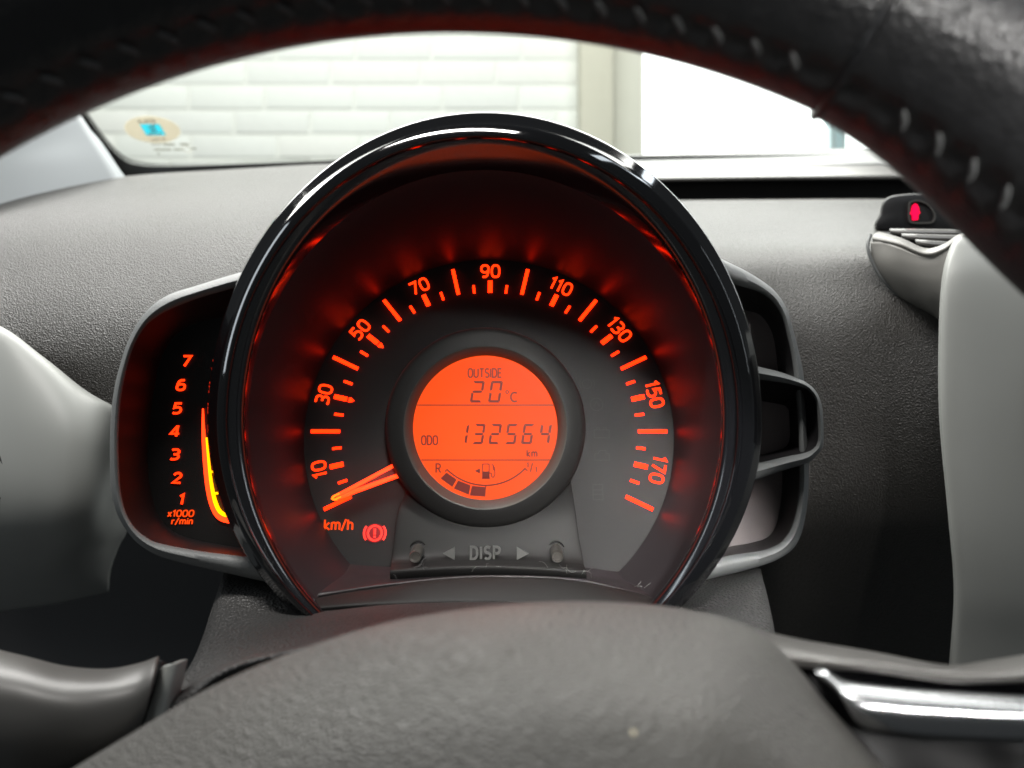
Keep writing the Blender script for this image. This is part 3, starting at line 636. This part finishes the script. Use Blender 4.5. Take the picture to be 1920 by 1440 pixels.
for y, x0, x1 in ((759.5, 782, 1038), (862.5, 790, 1032)):
    ribbon_obj('divider_line', [([(x0-910, 0), (x1-910, 0)], 1.9, False)], 0.00005, M['segment'], lcd, LM(910, y))
fc = Vector((912, 802)); fr_ = 108
arc = [(837, 884), (833, 887), (838, 880)]
ap = [(910+(x-910), y) for x, y in []]
import itertools
def circ3(a, b, c):
    ax, ay, bx, by, cx, cy = *a, *b, *c; d = 2*(ax*(by-cy)+bx*(cy-ay)+cx*(ay-by))
    ux = ((ax*ax+ay*ay)*(by-cy)+(bx*bx+by*by)*(cy-ay)+(cx*cx+cy*cy)*(ay-by))/d
    uy = ((ax*ax+ay*ay)*(cx-bx)+(bx*bx+by*by)*(ax-cx)+(cx*cx+cy*cy)*(bx-ax))/d
    return ux, uy, math.hypot(ax-ux, ay-uy)
ux, uy, ur = circ3((838, 880), (912, 910), (985, 878))
a0 = math.atan2(880-uy, 838-ux); a1 = math.atan2(878-uy, 985-ux)
gl_pts = [(ux+ur*cos(a0+(a1-a0)*q/30)-910, -(uy+ur*sin(a0+(a1-a0)*q/30)-880)) for q in range(31)]
ribbon_obj('fuel_scale', [(gl_pts, 2.6, False), ([(838-910, 0), (834-910, -5)], 2.0, False), ([(984-910, 2), (989-910, -3)], 2.0, False), ([(911-910, -30), (911-910, -36)], 2, False)], 0.00005, M['segment'], lcd, LM(910, 880))
for q in ([(826, 897), (837, 886), (856, 899), (848, 913)], [(851, 916), (859, 901), (882, 910), (879, 927.5)], [(881, 929), (885, 911), (911, 913.5), (910, 931)]):
    prism('fuel_block', [(x-870, -(y-900)) for x, y in q], 0.00005, M['segment'], lcd, LM(870, 900))
ribbon_obj('fuel_pump_symbol', [([(-6, -13), (-6, 13), (6, 13), (6, -13)], 1.8, True), ([(-8, -14), (8, -14)], 1.8, False), ([(0, -1), (0, -13)], 11, False),
    ([(7, -4), (10, -4), (11, -11), (14, -12), (17, -8), (17, 4), (14, 10), (11, 13)], 1.7, False), ([(14, 9), (14, 3), (17, 1)], 1.6, False)], 0.00005, M['segment'], lcd, LM(911, 883))
prism('fuel_side_arrow', [(0, 0), (10, 5), (10, -5)], 0.00005, M['segment'], lcd, LM(890, 883))
# pedestal with the trip buttons
pr = []
for y, xl, xr, D in ((890, 776, 1066, 281), (925, 762, 1072, 276), (960, 748, 1077, 272), (1000, 742, 1082, 269), (1040, 738, 1089, 266.5), (1056, 736, 1092, 264), (1064, 735, 1094, 260.5), (1071, 734, 1096, 258), (1080, 734, 1097, 258.5), (1092, 735, 1097, 262)):
    cx = (xl+xr)/2
    bow = -9 if y > 1050 else (-9*(y-1000)/50 if y > 1000 else 0)
    r = [(xl+2, y, D+45), (xl+0.6, y, D+8), (xl, y, D+2), (xl+5, y+bow*0.1, D)]
    for q in (0.25, 0.5, 0.75): r.append((xl+(xr-xl)*q, y+bow*(1-(2*q-1)**2), D-0.8))
    r += [(xr-5, y+bow*0.1, D), (xr, y, D+2), (xr-0.6, y, D+8), (xr-2, y, D+45)]
    pr.append(r)
ped = patch('button_panel', pr, 60, 61, M['housing'], cl, 0, ang=60)
for bx, by in ((785, 1029), (1042, 1029)):
    bmx = Matrix.Translation(P(bx, by, 268.5)) @ Matrix.Rotation(radians(90+4), 4, 'X')
    pxm = 268/F*0.001
    v, f = cyl_rows([(17.5*pxm, -0.003), (17.5*pxm, 0.0008), (16.5*pxm, 0.0015), (14.5*pxm, 0.0014), (14*pxm, 0.0005)], 32, bmx)
    col = mk('button', v, f, M['glossin'], cl)
    v, f = cyl_rows([(11.5*pxm, 0), (11.5*pxm, 0.0088), (11.1*pxm, 0.0095), (10.2*pxm, 0.0099), (8*pxm, 0.0098), (7.2*pxm, 0.0094), (2*pxm, 0.0094)], 32, bmx)
    mk('cap', v, f, M['buttoncap'], col)
pm = lambda px, py: screen_m(px, py, 264.6) @ Matrix.Rotation(radians(-9), 4, 'X')
strokes('lettering', 'DISP', 26, 4.2, M['emboss'], ped, screen_m(910, 1036, 263.2), sx=0.92, gap=0.33, th=0.0009)
for s, x in ((-1, 843), (1, 979)):
    prism('arrow', [(s*12, 0), (-s*10, 12), (-s*10, -12)], 0.0010, M['emboss'], ped, screen_m(x, 1037, 263.8))
# floor of the dial recess
patch('recess_floor', [[(560, 1010, 279), (640, 1046, 277), (740, 1062, 275), (900, 1066, 275), (1080, 1062, 275), (1175, 1066, 275), (1260, 1010, 279)],
                       [(556, 1060, 268), (640, 1082, 266), (740, 1084, 265), (900, 1080, 265), (1080, 1084, 265), (1180, 1092, 266), (1270, 1060, 268)],
                       [(556, 1128, 252), (620, 1116, 251), (740, 1098, 250), (900, 1084, 250), (1080, 1090, 250), (1200, 1118, 251), (1280, 1140, 252)]], 14, 40, M['cone'], cl, 0.8)
# tachometer pod
to = [(470, 506), (442, 513), (418, 520), (370, 535), (320, 551), (285, 573), (260, 602), (240, 640), (227, 677), (216, 720), (209, 769), (206, 835), (207, 898), (212, 938), (222, 969), (238, 996), (260, 1020), (292, 1040), (333, 1053), (410, 1071), (489, 1089), (545, 1100)]
ti = [(470, 532), (440, 540), (413, 547), (375, 558), (335, 573), (300, 590), (273, 612), (253, 645), (240, 682), (229, 733), (224, 775), (222, 831), (224, 890), (226, 918), (231, 945), (240, 970), (255, 992), (275, 1008), (300, 1019), (380, 1034), (462, 1044), (540, 1056)]
tf = [(450, 588), (430, 592), (405, 597), (380, 602), (360, 609), (337, 623), (320, 640), (307, 662), (298, 684), (291, 718), (286, 752), (278, 815), (277, 860), (279, 893), (284, 925), (291, 951), (302, 973), (318, 991), (343, 1005), (385, 1016), (449, 1027), (500, 1034)]
mid = lambda A, B, k: [(a[0]+(b[0]-a[0])*k, a[1]+(b[1]-a[1])*k) for a, b in zip(A, B)]
loft('pod_frame', [(inset(to, 0.96), 300), (inset(to, 0.99), 268), (to, 252), (mid(to, ti, .2), 248.5), (mid(to, ti, .5), 247), (mid(to, ti, .8), 247.6), (ti, 249.5)], 160, M['frame'], cl, closed=False, ang=60)
loft('pod_wall', [(ti, 249.5), (mid(ti, tf, .12), 253), (mid(ti, tf, .55), 262), (mid(ti, tf, .9), 270.5), (tf, 272)], 160, M['podwall'], cl, closed=False, ang=60)
tv = spline([P(x, y, 272) for x, y in tf], 120); tv2 = [Vector((p.x, p.y+0.002, p.z)) for p in tv]
tface = mk('tachometer_face', tv+tv2, [tuple(range(120)), tuple(range(120, 240))[::-1]]+[(i, (i+1) % 120, 120+(i+1) % 120, 120+i) for i in range(120)], M['dial'], cl, False)
TD = 271.8
for ch, x, y in (('7', 350, 677), ('6', 340, 722), ('5', 333, 765.5), ('4', 328.5, 809), ('3', 329, 852), ('2', 332.5, 896), ('1', 341, 936)):
    strokes('numeral', ch, 22.5, 4.0, M['glownum'], tface, screen_m(x, y, TD), sx=1.3, shear=0.2)
strokes('unit_lettering', 'x1000', 13.5, 2.2, M['glowdim'], tface, screen_m(339.5, 962.5, TD), sx=1.18, shear=0.16)
strokes('unit_lettering', 'r/min', 13, 2.1, M['glowdim'], tface, screen_m(342, 977, TD), sx=1.15, shear=0.16, gap=0.26)
def sp2(pts, n): return [(p.x, p.y) for p in spline([Vector((x-400, -(y-870))) for x, y in pts], n)]
rb = sp2([(381, 766), (382, 810), (386, 860), (392, 905), (400, 943), (412, 966), (432, 974), (470, 976)], 50)
ribbon_obj('tachometer_bar', [(rb, lambda u: 2+12*min(1, u*2.2), False)], 0.0005, M['needle_red'], cl, screen_m(400, 870, TD))
rb = sp2([(388, 820), (392, 862), (397, 905), (405, 942), (417, 962), (440, 968), (470, 970)], 50)
ribbon_obj('tachometer_glow', [(rb, lambda u: 1.5+4.5*min(1, u*2), False), (sp2([(394, 885), (402, 884), (420, 883)], 5), 4, False), (sp2([(400, 926), (410, 924), (430, 922)], 5), 4, False)], 0.0009, M['yellow'], cl, screen_m(400, 870, TD))
# opposite pod: open frame, fabric coloured panel, bracket
ro = [(1330, 474), (1346, 482), (1362, 490), (1397, 507), (1428, 526), (1450, 543), (1466, 562), (1478, 585), (1486, 612), (1497, 655), (1507, 705), (1514, 790), (1517, 880), (1515, 935), (1508, 980), (1499, 1010), (1485, 1031), (1462, 1047), (1430, 1060), (1380, 1074), (1325, 1087), (1290, 1094)]
ri = [(1345, 522), (1362, 528), (1382, 535), (1408, 542), (1430, 551), (1448, 565), (1460, 581), (1469, 602), (1475, 626), (1483, 662), (1489, 705), (1496, 790), (1499, 880), (1497, 930), (1490, 971), (1480, 997), (1465, 1016), (1448, 1026), (1425, 1033), (1400, 1037), (1372, 1041), (1330, 1050)]
rp = [(1370, 577), (1386, 580), (1402, 583), (1418, 587), (1430, 595), (1440, 608), (1447, 622), (1452, 640), (1455, 660), (1458, 690), (1461, 730), (1466, 800), (1467, 880), (1466, 925), (1460, 968), (1454, 988), (1444, 1003), (1432, 1011), (1415, 1016), (1398, 1020), (1377, 1023), (1350, 1028)]
loft('pod_frame', [(inset(ro, 0.965), 310), (inset(ro, 0.99), 285), (ro, 266), (mid(ro, ri, .2), 262), (mid(ro, ri, .5), 260.4), (mid(ro, ri, .8), 261), (ri, 263)], 160, M['frame'], cl, closed=False, ang=60)
loft('pod_wall', [(ri, 263), (mid(ri, rp, .1), 266), (mid(ri, rp, .55), 273), (mid(ri, rp, .95), 280), (rp, 281)], 160, M['podwall'], cl, closed=False, ang=60)
tv = spline([P(x, y, 281) for x, y in rp], 120); tv2 = [Vector((p.x, p.y+0.002, p.z)) for p in tv]
mk('pod_panel', tv+tv2, [tuple(range(120)), tuple(range(120, 240))[::-1]]+[(i, (i+1) % 120, 120+(i+1) % 120, 120+i) for i in range(120)], M['podpanel'], cl, False)
bo = [(1370, 674), (1425, 688), (1465, 698), (1500, 711), (1516, 720), (1528, 731), (1537, 747), (1542, 766), (1544, 798), (1544, 830), (1540, 844), (1531, 854), (1520, 865), (1505, 872), (1470, 882), (1410, 902), (1370, 914)]
bi = [(1370, 704), (1427, 712), (1470, 718), (1505, 726), (1516, 732), (1524, 741), (1530, 753), (1532, 770), (1534, 798), (1534, 822), (1531, 834), (1524, 842), (1515, 847), (1500, 851), (1475, 856), (1420, 869), (1370, 882)]
bp_ = [(1370, 740), (1430, 752), (1452, 756), (1470, 760), (1475, 764), (1479, 770), (1481, 777), (1482, 784), (1482, 798), (1481, 820), (1479, 829), (1475, 836), (1470, 840), (1465, 842), (1450, 847), (1420, 855), (1370, 866)]
loft('bracket', [(inset(bo, 0.97), 288), (bo, 262), (mid(bo, bi, .2), 256), (mid(bo, bi, .5), 254), (mid(bo, bi, .8), 255), (bi, 257)], 120, M['frame'], cl, closed=False, ang=60)
loft('bracket_wall', [(bi, 257), (mid(bi, bp_, .1), 260), (mid(bi, bp_, .6), 266), (mid(bi, bp_, .95), 272), (bp_, 272.5)], 120, M['podwall'], cl, closed=False, ang=60)
tv = spline([P(x, y, 272.5) for x, y in bp_], 80); tv2 = [Vector((p.x, p.y+0.002, p.z)) for p in tv]
mk('bracket_panel', tv+tv2, [tuple(range(80)), tuple(range(80, 160))[::-1]]+[(i, (i+1) % 80, 80+(i+1) % 80, 80+i) for i in range(80)], M['podpanel'], cl, False)

# ================================================================== column shroud and stalk
sh = thing('column_shroud', 'dark grained plastic steering column shroud under the speedometer', 'column shroud', P(910, 1440, 220))
patch('visor_strip', [
   [(556, 1134, 256), (592, 1120, 255), (660, 1107, 255), (730, 1096, 255), (783, 1087, 255), (879, 1079, 255), (975, 1079, 255), (1071, 1084, 255), (1186, 1108, 255), (1240, 1126, 255), (1290, 1146, 256)],
   [(556, 1137, 250), (592, 1124, 249), (660, 1111, 249), (730, 1101, 249), (783, 1092, 249), (879, 1085, 249), (975, 1085, 249), (1071, 1090, 249), (1186, 1112, 249), (1240, 1129, 249), (1290, 1148, 250)],
   [(556, 1142, 243), (592, 1138, 243), (660, 1132, 242), (730, 1128, 242), (783, 1126, 242), (879, 1123, 242), (975, 1124, 242), (1071, 1129, 242), (1186, 1136, 242), (1240, 1142, 243), (1290, 1150, 244)],
   [(556, 1150, 243), (592, 1147, 243), (660, 1142, 242), (730, 1138, 242), (783, 1136, 242), (879, 1133, 242), (975, 1134, 242), (1071, 1139, 242), (1186, 1146, 242), (1240, 1151, 243), (1290, 1160, 244)]], 20, 60, M['housing'], sh, 0, ang=60)
xs = [0, .03, .09, .17, .32, .5, .68, .83, .91, .97, 1]
def shrow(xl, yl, xr, yr, D, ys, dz):
    out = [(xl-4, yl+14, D+120), (xl-2, yl+4, D+20)]
    for k, q in enumerate(xs): out.append((xl+(xr-xl)*q, ys[k], D+dz[k]))
    return out+[(xr+2, yr+4, D+20), (xr+4, yr+14, D+120)]
dz0 = [6, 2, 0, -4, -8, -10, -8, -4, 0, 2, 6]
patch('upper_cover', [
   shrow(423, 1068, 1424, 1066, 284, [1070, 1068, 1068, 1068, 1070, 1070, 1070, 1068, 1066, 1064, 1066], [0]*11),
   shrow(416, 1090, 1427, 1084, 262, [1092, 1094, 1110, 1136, 1128, 1124, 1130, 1142, 1112, 1086, 1082], [0, -2, -8, -14, -16, -17, -16, -14, -8, -2, 0]),
   shrow(400, 1140, 1438, 1126, 244, [1140, 1138, 1144, 1150, 1134, 1130, 1136, 1152, 1144, 1128, 1124], dz0),
   shrow(382, 1195, 1450, 1184, 230, [1195, 1186, 1176, 1166, 1148, 1142, 1148, 1166, 1174, 1180, 1184], dz0),
   shrow(362, 1240, 1460, 1240, 219, [1242, 1228, 1208, 1190, 1166, 1160, 1166, 1190, 1206, 1226, 1240], dz0),
   shrow(330, 1285, 1470, 1290, 208, [1287, 1272, 1240, 1216, 1190, 1180, 1190, 1216, 1238, 1270, 1290], dz0),
   shrow(312, 1300, 1475, 1330, 200, [1318, 1310, 1262, 1232, 1200, 1192, 1200, 1232, 1262, 1308, 1330], [0, -5, -7, -9, -12, -12, -12, -9, -7, -5, 0]),
   shrow(285, 1400, 1480, 1420, 196, [1400, 1385, 1330, 1290, 1240, 1230, 1240, 1290, 1330, 1380, 1420], [0, 2, 6, 6, 6, 6, 6, 6, 6, 2, 0]),
   shrow(250, 1560, 1490, 1560, 192, [1560]*11, [0, 2, 6, 6, 6, 6, 6, 6, 6, 2, 0])], 90, 110, M['shroud'], sh, 0, ang=60)
sk = thing('indicator_stalk', 'smooth dark grey control stalk reaching to the column shroud', 'stalk', P(150, 1400, 190))
patch('stalk_body', [
   [(-260, 1215, 215), (-100, 1225, 213), (30, 1245, 212), (120, 1262, 212), (200, 1270, 212), (262, 1262, 211), (300, 1245, 210)],
   [(-260, 1195, 200), (-100, 1208, 199), (30, 1236, 199), (120, 1258, 200), (200, 1263, 200), (262, 1252, 199), (299, 1239, 199)],
   [(-260, 1240, 188), (-100, 1250, 187), (30, 1268, 187), (120, 1284, 188), (200, 1290, 189), (256, 1284, 190), (292, 1268, 191)],
   [(-260, 1310, 182), (-100, 1315, 181), (30, 1325, 181), (120, 1335, 182), (190, 1340, 184), (245, 1330, 186), (281, 1305, 188)],
   [(-260, 1400, 181), (-100, 1400, 180), (30, 1400, 180), (110, 1400, 182), (180, 1400, 184), (230, 1380, 186), (262, 1350, 188)],
   [(-260, 1520, 190), (-100, 1510, 190), (30, 1490, 190), (110, 1470, 190), (170, 1450, 191), (215, 1430, 192), (248, 1395, 192)],
   [(-260, 1580, 210), (-100, 1570, 210), (30, 1550, 210), (110, 1530, 210), (165, 1510, 210), (205, 1490, 210), (235, 1440, 210)]], 50, 60, M['satin'], sk, 1.2, ang=60)
patch('stalk_gap', [[(296, 1238, 203), (312, 1244, 206), (322, 1250, 206)], [(276, 1305, 198), (296, 1312, 202), (312, 1318, 204)], [(248, 1390, 196), (270, 1398, 200), (285, 1400, 203)], [(230, 1450, 196), (252, 1450, 200), (268, 1450, 203)]], 20, 6, M['dark'], sk, 1)
patch('stalk_collar', [[(308, 1254, 201), (318, 1247, 198), (332, 1240, 200), (345, 1236, 206)], [(296, 1300, 198), (306, 1296, 195), (320, 1292, 197), (334, 1288, 203)], [(272, 1372, 195), (284, 1370, 192), (298, 1366, 194), (312, 1362, 200)], [(248, 1440, 193), (260, 1440, 190), (274, 1440, 192), (288, 1440, 198)]], 26, 14, M['pale'], sk, 1, ang=60)

# ================================================================== steering wheel
wh = thing('steering_wheel', 'black leather steering wheel with grey stitching framing the speedometer', 'steering wheel', P(930, 1500, 130))
TW = radians(12); RC = 0.1665
top = Vector((-0.012, 0.143, 0.0855)); wu = Vector((0, sin(TW), cos(TW))); wn = Vector((0, -cos(TW), sin(TW))); wx = Vector((1, 0, 0))
wc = top-wu*RC
def smooth(a, b, x): t = max(0, min(1, (x-a)/(b-a))); return t*t*(3-2*t)
GA = 28.0                               # where the thicker grip starts (degrees from the top)
NS = 84; 
def rim_r(ph):
    d = abs(ph-0)
    return 0.0155+0.0055*smooth(GA-0.5, GA+20, ph)
def rim_pt(ph, ps, r=None, extra=0):    # ps: 0 = inner side, 90 = towards the driver, 180 = outer side
    a = radians(ph); rad = wu*cos(a)+wx*sin(a); r = rim_r(ph) if r is None else r
    q = radians(ps); c = wc+rad*RC
    return c+(-rad*cos(q)*1.0+wn*sin(q)*1.08)*(r+extra)
SEAM = 14
def rim_mesh(name, a0, a1, na, extra, mt):
    v = []; nq = 56
    for i in range(na):
        ph = a0+(a1-a0)*i/(na-1)
        for k in range(nq):
            ps = 360*k/nq
            d = (ps-SEAM+180) % 360-180
            sc = abs(sin(pi*ph/2.75))
            ex = extra-0.0011*math.exp(-(d/5.5)**2)*(0.35+0.65*sc)+0.0006*math.exp(-((d+14)/9)**2)*sc+0.0005*math.exp(-((d-13)/9)**2)*sc
            v.append(rim_pt(ph, ps, None, ex))
    return mk(name, v, grid_faces(na, nq, True)+[tuple(range(nq)), tuple(range((na-1)*nq, na*nq))], mt, wh, True, 70)
rim_mesh('rim', -75, GA, 330, 0, M['leather'])
rim_mesh('grip', GA+0.25, 100, 220, 0.0009, M['leather'])
# piped seam where the grip leather starts
tube('seam_piping', [rim_pt(GA, ps, None, 0.0006) for ps in range(-60, 250, 6)], 0.0009, M['leather'], wh)
ph = -58.0
while ph < 92:
    if abs(ph-GA) > 2:
        e0 = 0.0006+(0.0009 if ph > GA else 0)
        a = rim_pt(ph-0.42, SEAM+5, None, e0); b = rim_pt(ph-0.15, SEAM+2, None, e0*0.8); c = rim_pt(ph+0.2, SEAM-1.5, None, e0*0.6); d = rim_pt(ph+0.42, SEAM-5, None, e0)
        tube('stitch', spline([a, b, c, d], 8), lambda u: 0.0002+0.00036*sin(pi*u)**0.5, M['thread'], wh, 6)
    ph += 2.75
# hub pad
hub = patch('hub_pad', [
   [(-60, 1600, 190), (100, 1490, 186), (250, 1400, 182), (400, 1318, 178), (560, 1252, 174), (740, 1200, 172), (940, 1172, 171), (1130, 1166, 170), (1290, 1180, 170), (1390, 1205, 170), (1470, 1262, 168), (1545, 1340, 164), (1700, 1500, 155)],
   [(-40, 1590, 165), (100, 1486, 164), (250, 1394, 162), (400, 1306, 160), (560, 1238, 158), (740, 1183, 157), (940, 1153, 156), (1130, 1147, 156), (1290, 1162, 156), (1400, 1192, 156), (1470, 1250, 154), (1540, 1336, 150), (1690, 1500, 142)],
   [(0, 1600, 152), (140, 1500, 151), (280, 1412, 150), (420, 1328, 149), (570, 1262, 148), (740, 1210, 147), (940, 1180, 146), (1120, 1174, 146), (1270, 1190, 146), (1380, 1218, 146), (1450, 1268, 145), (1525, 1345, 142), (1680, 1500, 136)],
   [(60, 1640, 140), (200, 1540, 140), (330, 1450, 140), (460, 1372, 139), (600, 1310, 138), (760, 1264, 137), (940, 1240, 136), (1110, 1234, 136), (1250, 1246, 136), (1350, 1268, 136), (1428, 1312, 136), (1510, 1380, 135), (1660, 1520, 131)],
   [(120, 1720, 130), (260, 1620, 130), (390, 1530, 130), (510, 1460, 129), (640, 1402, 128), (780, 1362, 127), (940, 1340, 126), (1090, 1336, 126), (1220, 1344, 126), (1320, 1360, 126), (1410, 1396, 127), (1500, 1450, 127), (1640, 1560, 125)],
   [(220, 1800, 122), (350, 1740, 122), (460, 1670, 122), (570, 1610, 121), (680, 1560, 120), (800, 1530, 119), (940, 1510, 118), (1080, 1506, 118), (1200, 1510, 118), (1300, 1520, 118), (1400, 1550, 119), (1500, 1600, 120), (1620, 1680, 120)]],
   70, 110, M['hub'], wh, 2, ang=60)
# spoke: soft grey back cover, piano black recess, satin silver bar
patch('spoke_cover', [
   [(1290, 1175, 186), (1380, 1186, 186), (1500, 1212, 185), (1640, 1238, 182), (1773, 1262, 180), (1850, 1255, 178), (2000, 1230, 175)],
   [(1290, 1163, 174), (1380, 1172, 174), (1500, 1198, 173), (1640, 1222, 170), (1773, 1246, 168), (1850, 1238, 166), (2000, 1214, 162)],
   [(1290, 1172, 164), (1380, 1186, 163), (1500, 1214, 161), (1640, 1236, 158), (1773, 1256, 156), (1850, 1252, 154), (2000, 1236, 150)],
   [(1290, 1190, 160), (1380, 1206, 158), (1490, 1232, 156), (1640, 1250, 153), (1773, 1268, 150), (1850, 1268, 148), (2000, 1262, 144)],
   [(1290, 1215, 162), (1380, 1232, 160), (1480, 1250, 158), (1640, 1262, 156), (1773, 1280, 154), (1850, 1282, 152), (2000, 1280, 150)]], 36, 50, M['satin'], wh, 1.5, ang=60)
patch('spoke_recess', [
   [(1455, 1232, 166), (1520, 1232, 165), (1640, 1246, 163), (1780, 1262, 161), (1900, 1270, 158), (2050, 1270, 155)],
   [(1470, 1262, 160), (1535, 1258, 159), (1650, 1272, 157), (1790, 1285, 155), (1900, 1292, 153), (2050, 1296, 150)],
   [(1510, 1320, 154), (1570, 1310, 153), (1680, 1320, 152), (1800, 1330, 151), (1900, 1335, 149), (2050, 1340, 146)],
   [(1560, 1385, 149), (1620, 1375, 148), (1720, 1380, 147), (1820, 1385, 146), (1910, 1390, 145), (2050, 1395, 142)],
   [(1660, 1520, 142), (1720, 1510, 142), (1790, 1500, 142), (1860, 1500, 141), (1940, 1500, 140), (2050, 1500, 138)]], 30, 40, M['recess'], wh, 1.5, ang=60)
patch('spoke_bar', [
   [(1532, 1258, 156), (1546, 1262, 154), (1580, 1284, 152), (1680, 1298, 150), (1800, 1308, 148), (1920, 1314, 146), (2060, 1320, 144)],
   [(1530, 1252, 152), (1548, 1255, 150), (1588, 1278, 147), (1680, 1290, 145), (1800, 1299, 143), (1920, 1306, 141), (2060, 1312, 139)],
   [(1532, 1264, 149), (1552, 1272, 147), (1594, 1302, 143), (1680, 1314, 141), (1800, 1322, 139), (1920, 1328, 137), (2060, 1334, 135)],
   [(1560, 1290, 148), (1575, 1304, 146), (1600, 1334, 142), (1680, 1346, 140), (1800, 1352, 138), (1920, 1356, 136), (2060, 1362, 134)],
   [(1586, 1322, 149), (1596, 1342, 147), (1622, 1368, 144), (1690, 1380, 142), (1800, 1386, 140), (1920, 1390, 138), (2060, 1396, 136)],
   [(1602, 1342, 152), (1614, 1360, 151), (1642, 1384, 150), (1700, 1394, 148), (1800, 1398, 146), (1920, 1402, 144), (2060, 1408, 142)]], 44, 60, M['chrome'], wh, 0, ang=60)
# crumb and lint
cr_ = bmesh.new(); bmesh.ops.create_icosphere(cr_, subdivisions=2, radius=0.0007)
for v in cr_.verts: v.co *= random.uniform(0.75, 1.2)
me = bpy.data.meshes.new('crumb'); cr_.to_mesh(me); cr_.free()
tag(mesh_obj('crumb', me, M['crumb'], None, True, 60, Matrix.Translation(P(1186, 1374, 122.6))), 'tiny pale crumb lying on the steering wheel hub pad', 'crumb')
lb = bmesh.new()
def fibre(p, L, r=0.00005):
    d = Vector((random.uniform(-1, 1), random.uniform(-.4, .1), random.uniform(-.6, .6))).normalized(); prev = None
    for i in range(7):
        ring = [lb.verts.new(p+Vector((r*cos(a), 0, r*sin(a)))) for a in (0, 2.1, 4.2)]
        if prev:
            for k in range(3): lb.faces.new((prev[k], prev[(k+1) % 3], ring[(k+1) % 3], ring[k]))
        prev = ring; d = (d+Vector((random.uniform(-.6, .6), random.uniform(-.2, .2), random.uniform(-.6, .6)))).normalized(); p = p+d*L/6
for q in range(20):
    x = random.choice([random.uniform(735, 1100), random.gauss(1060, 30), random.gauss(1200, 14), random.gauss(775, 20)])
    y = 1066+random.uniform(-14, 12)+(30 if x > 1150 else 0)
    fibre(P(x, y, 256.5+random.uniform(-1, 0.5)), random.uniform(0.0012, 0.0045))
me = bpy.data.meshes.new('lint'); lb.to_mesh(me); lb.free()
tag(mesh_obj('lint', me, M['lint'], cl, False), kind='stuff')
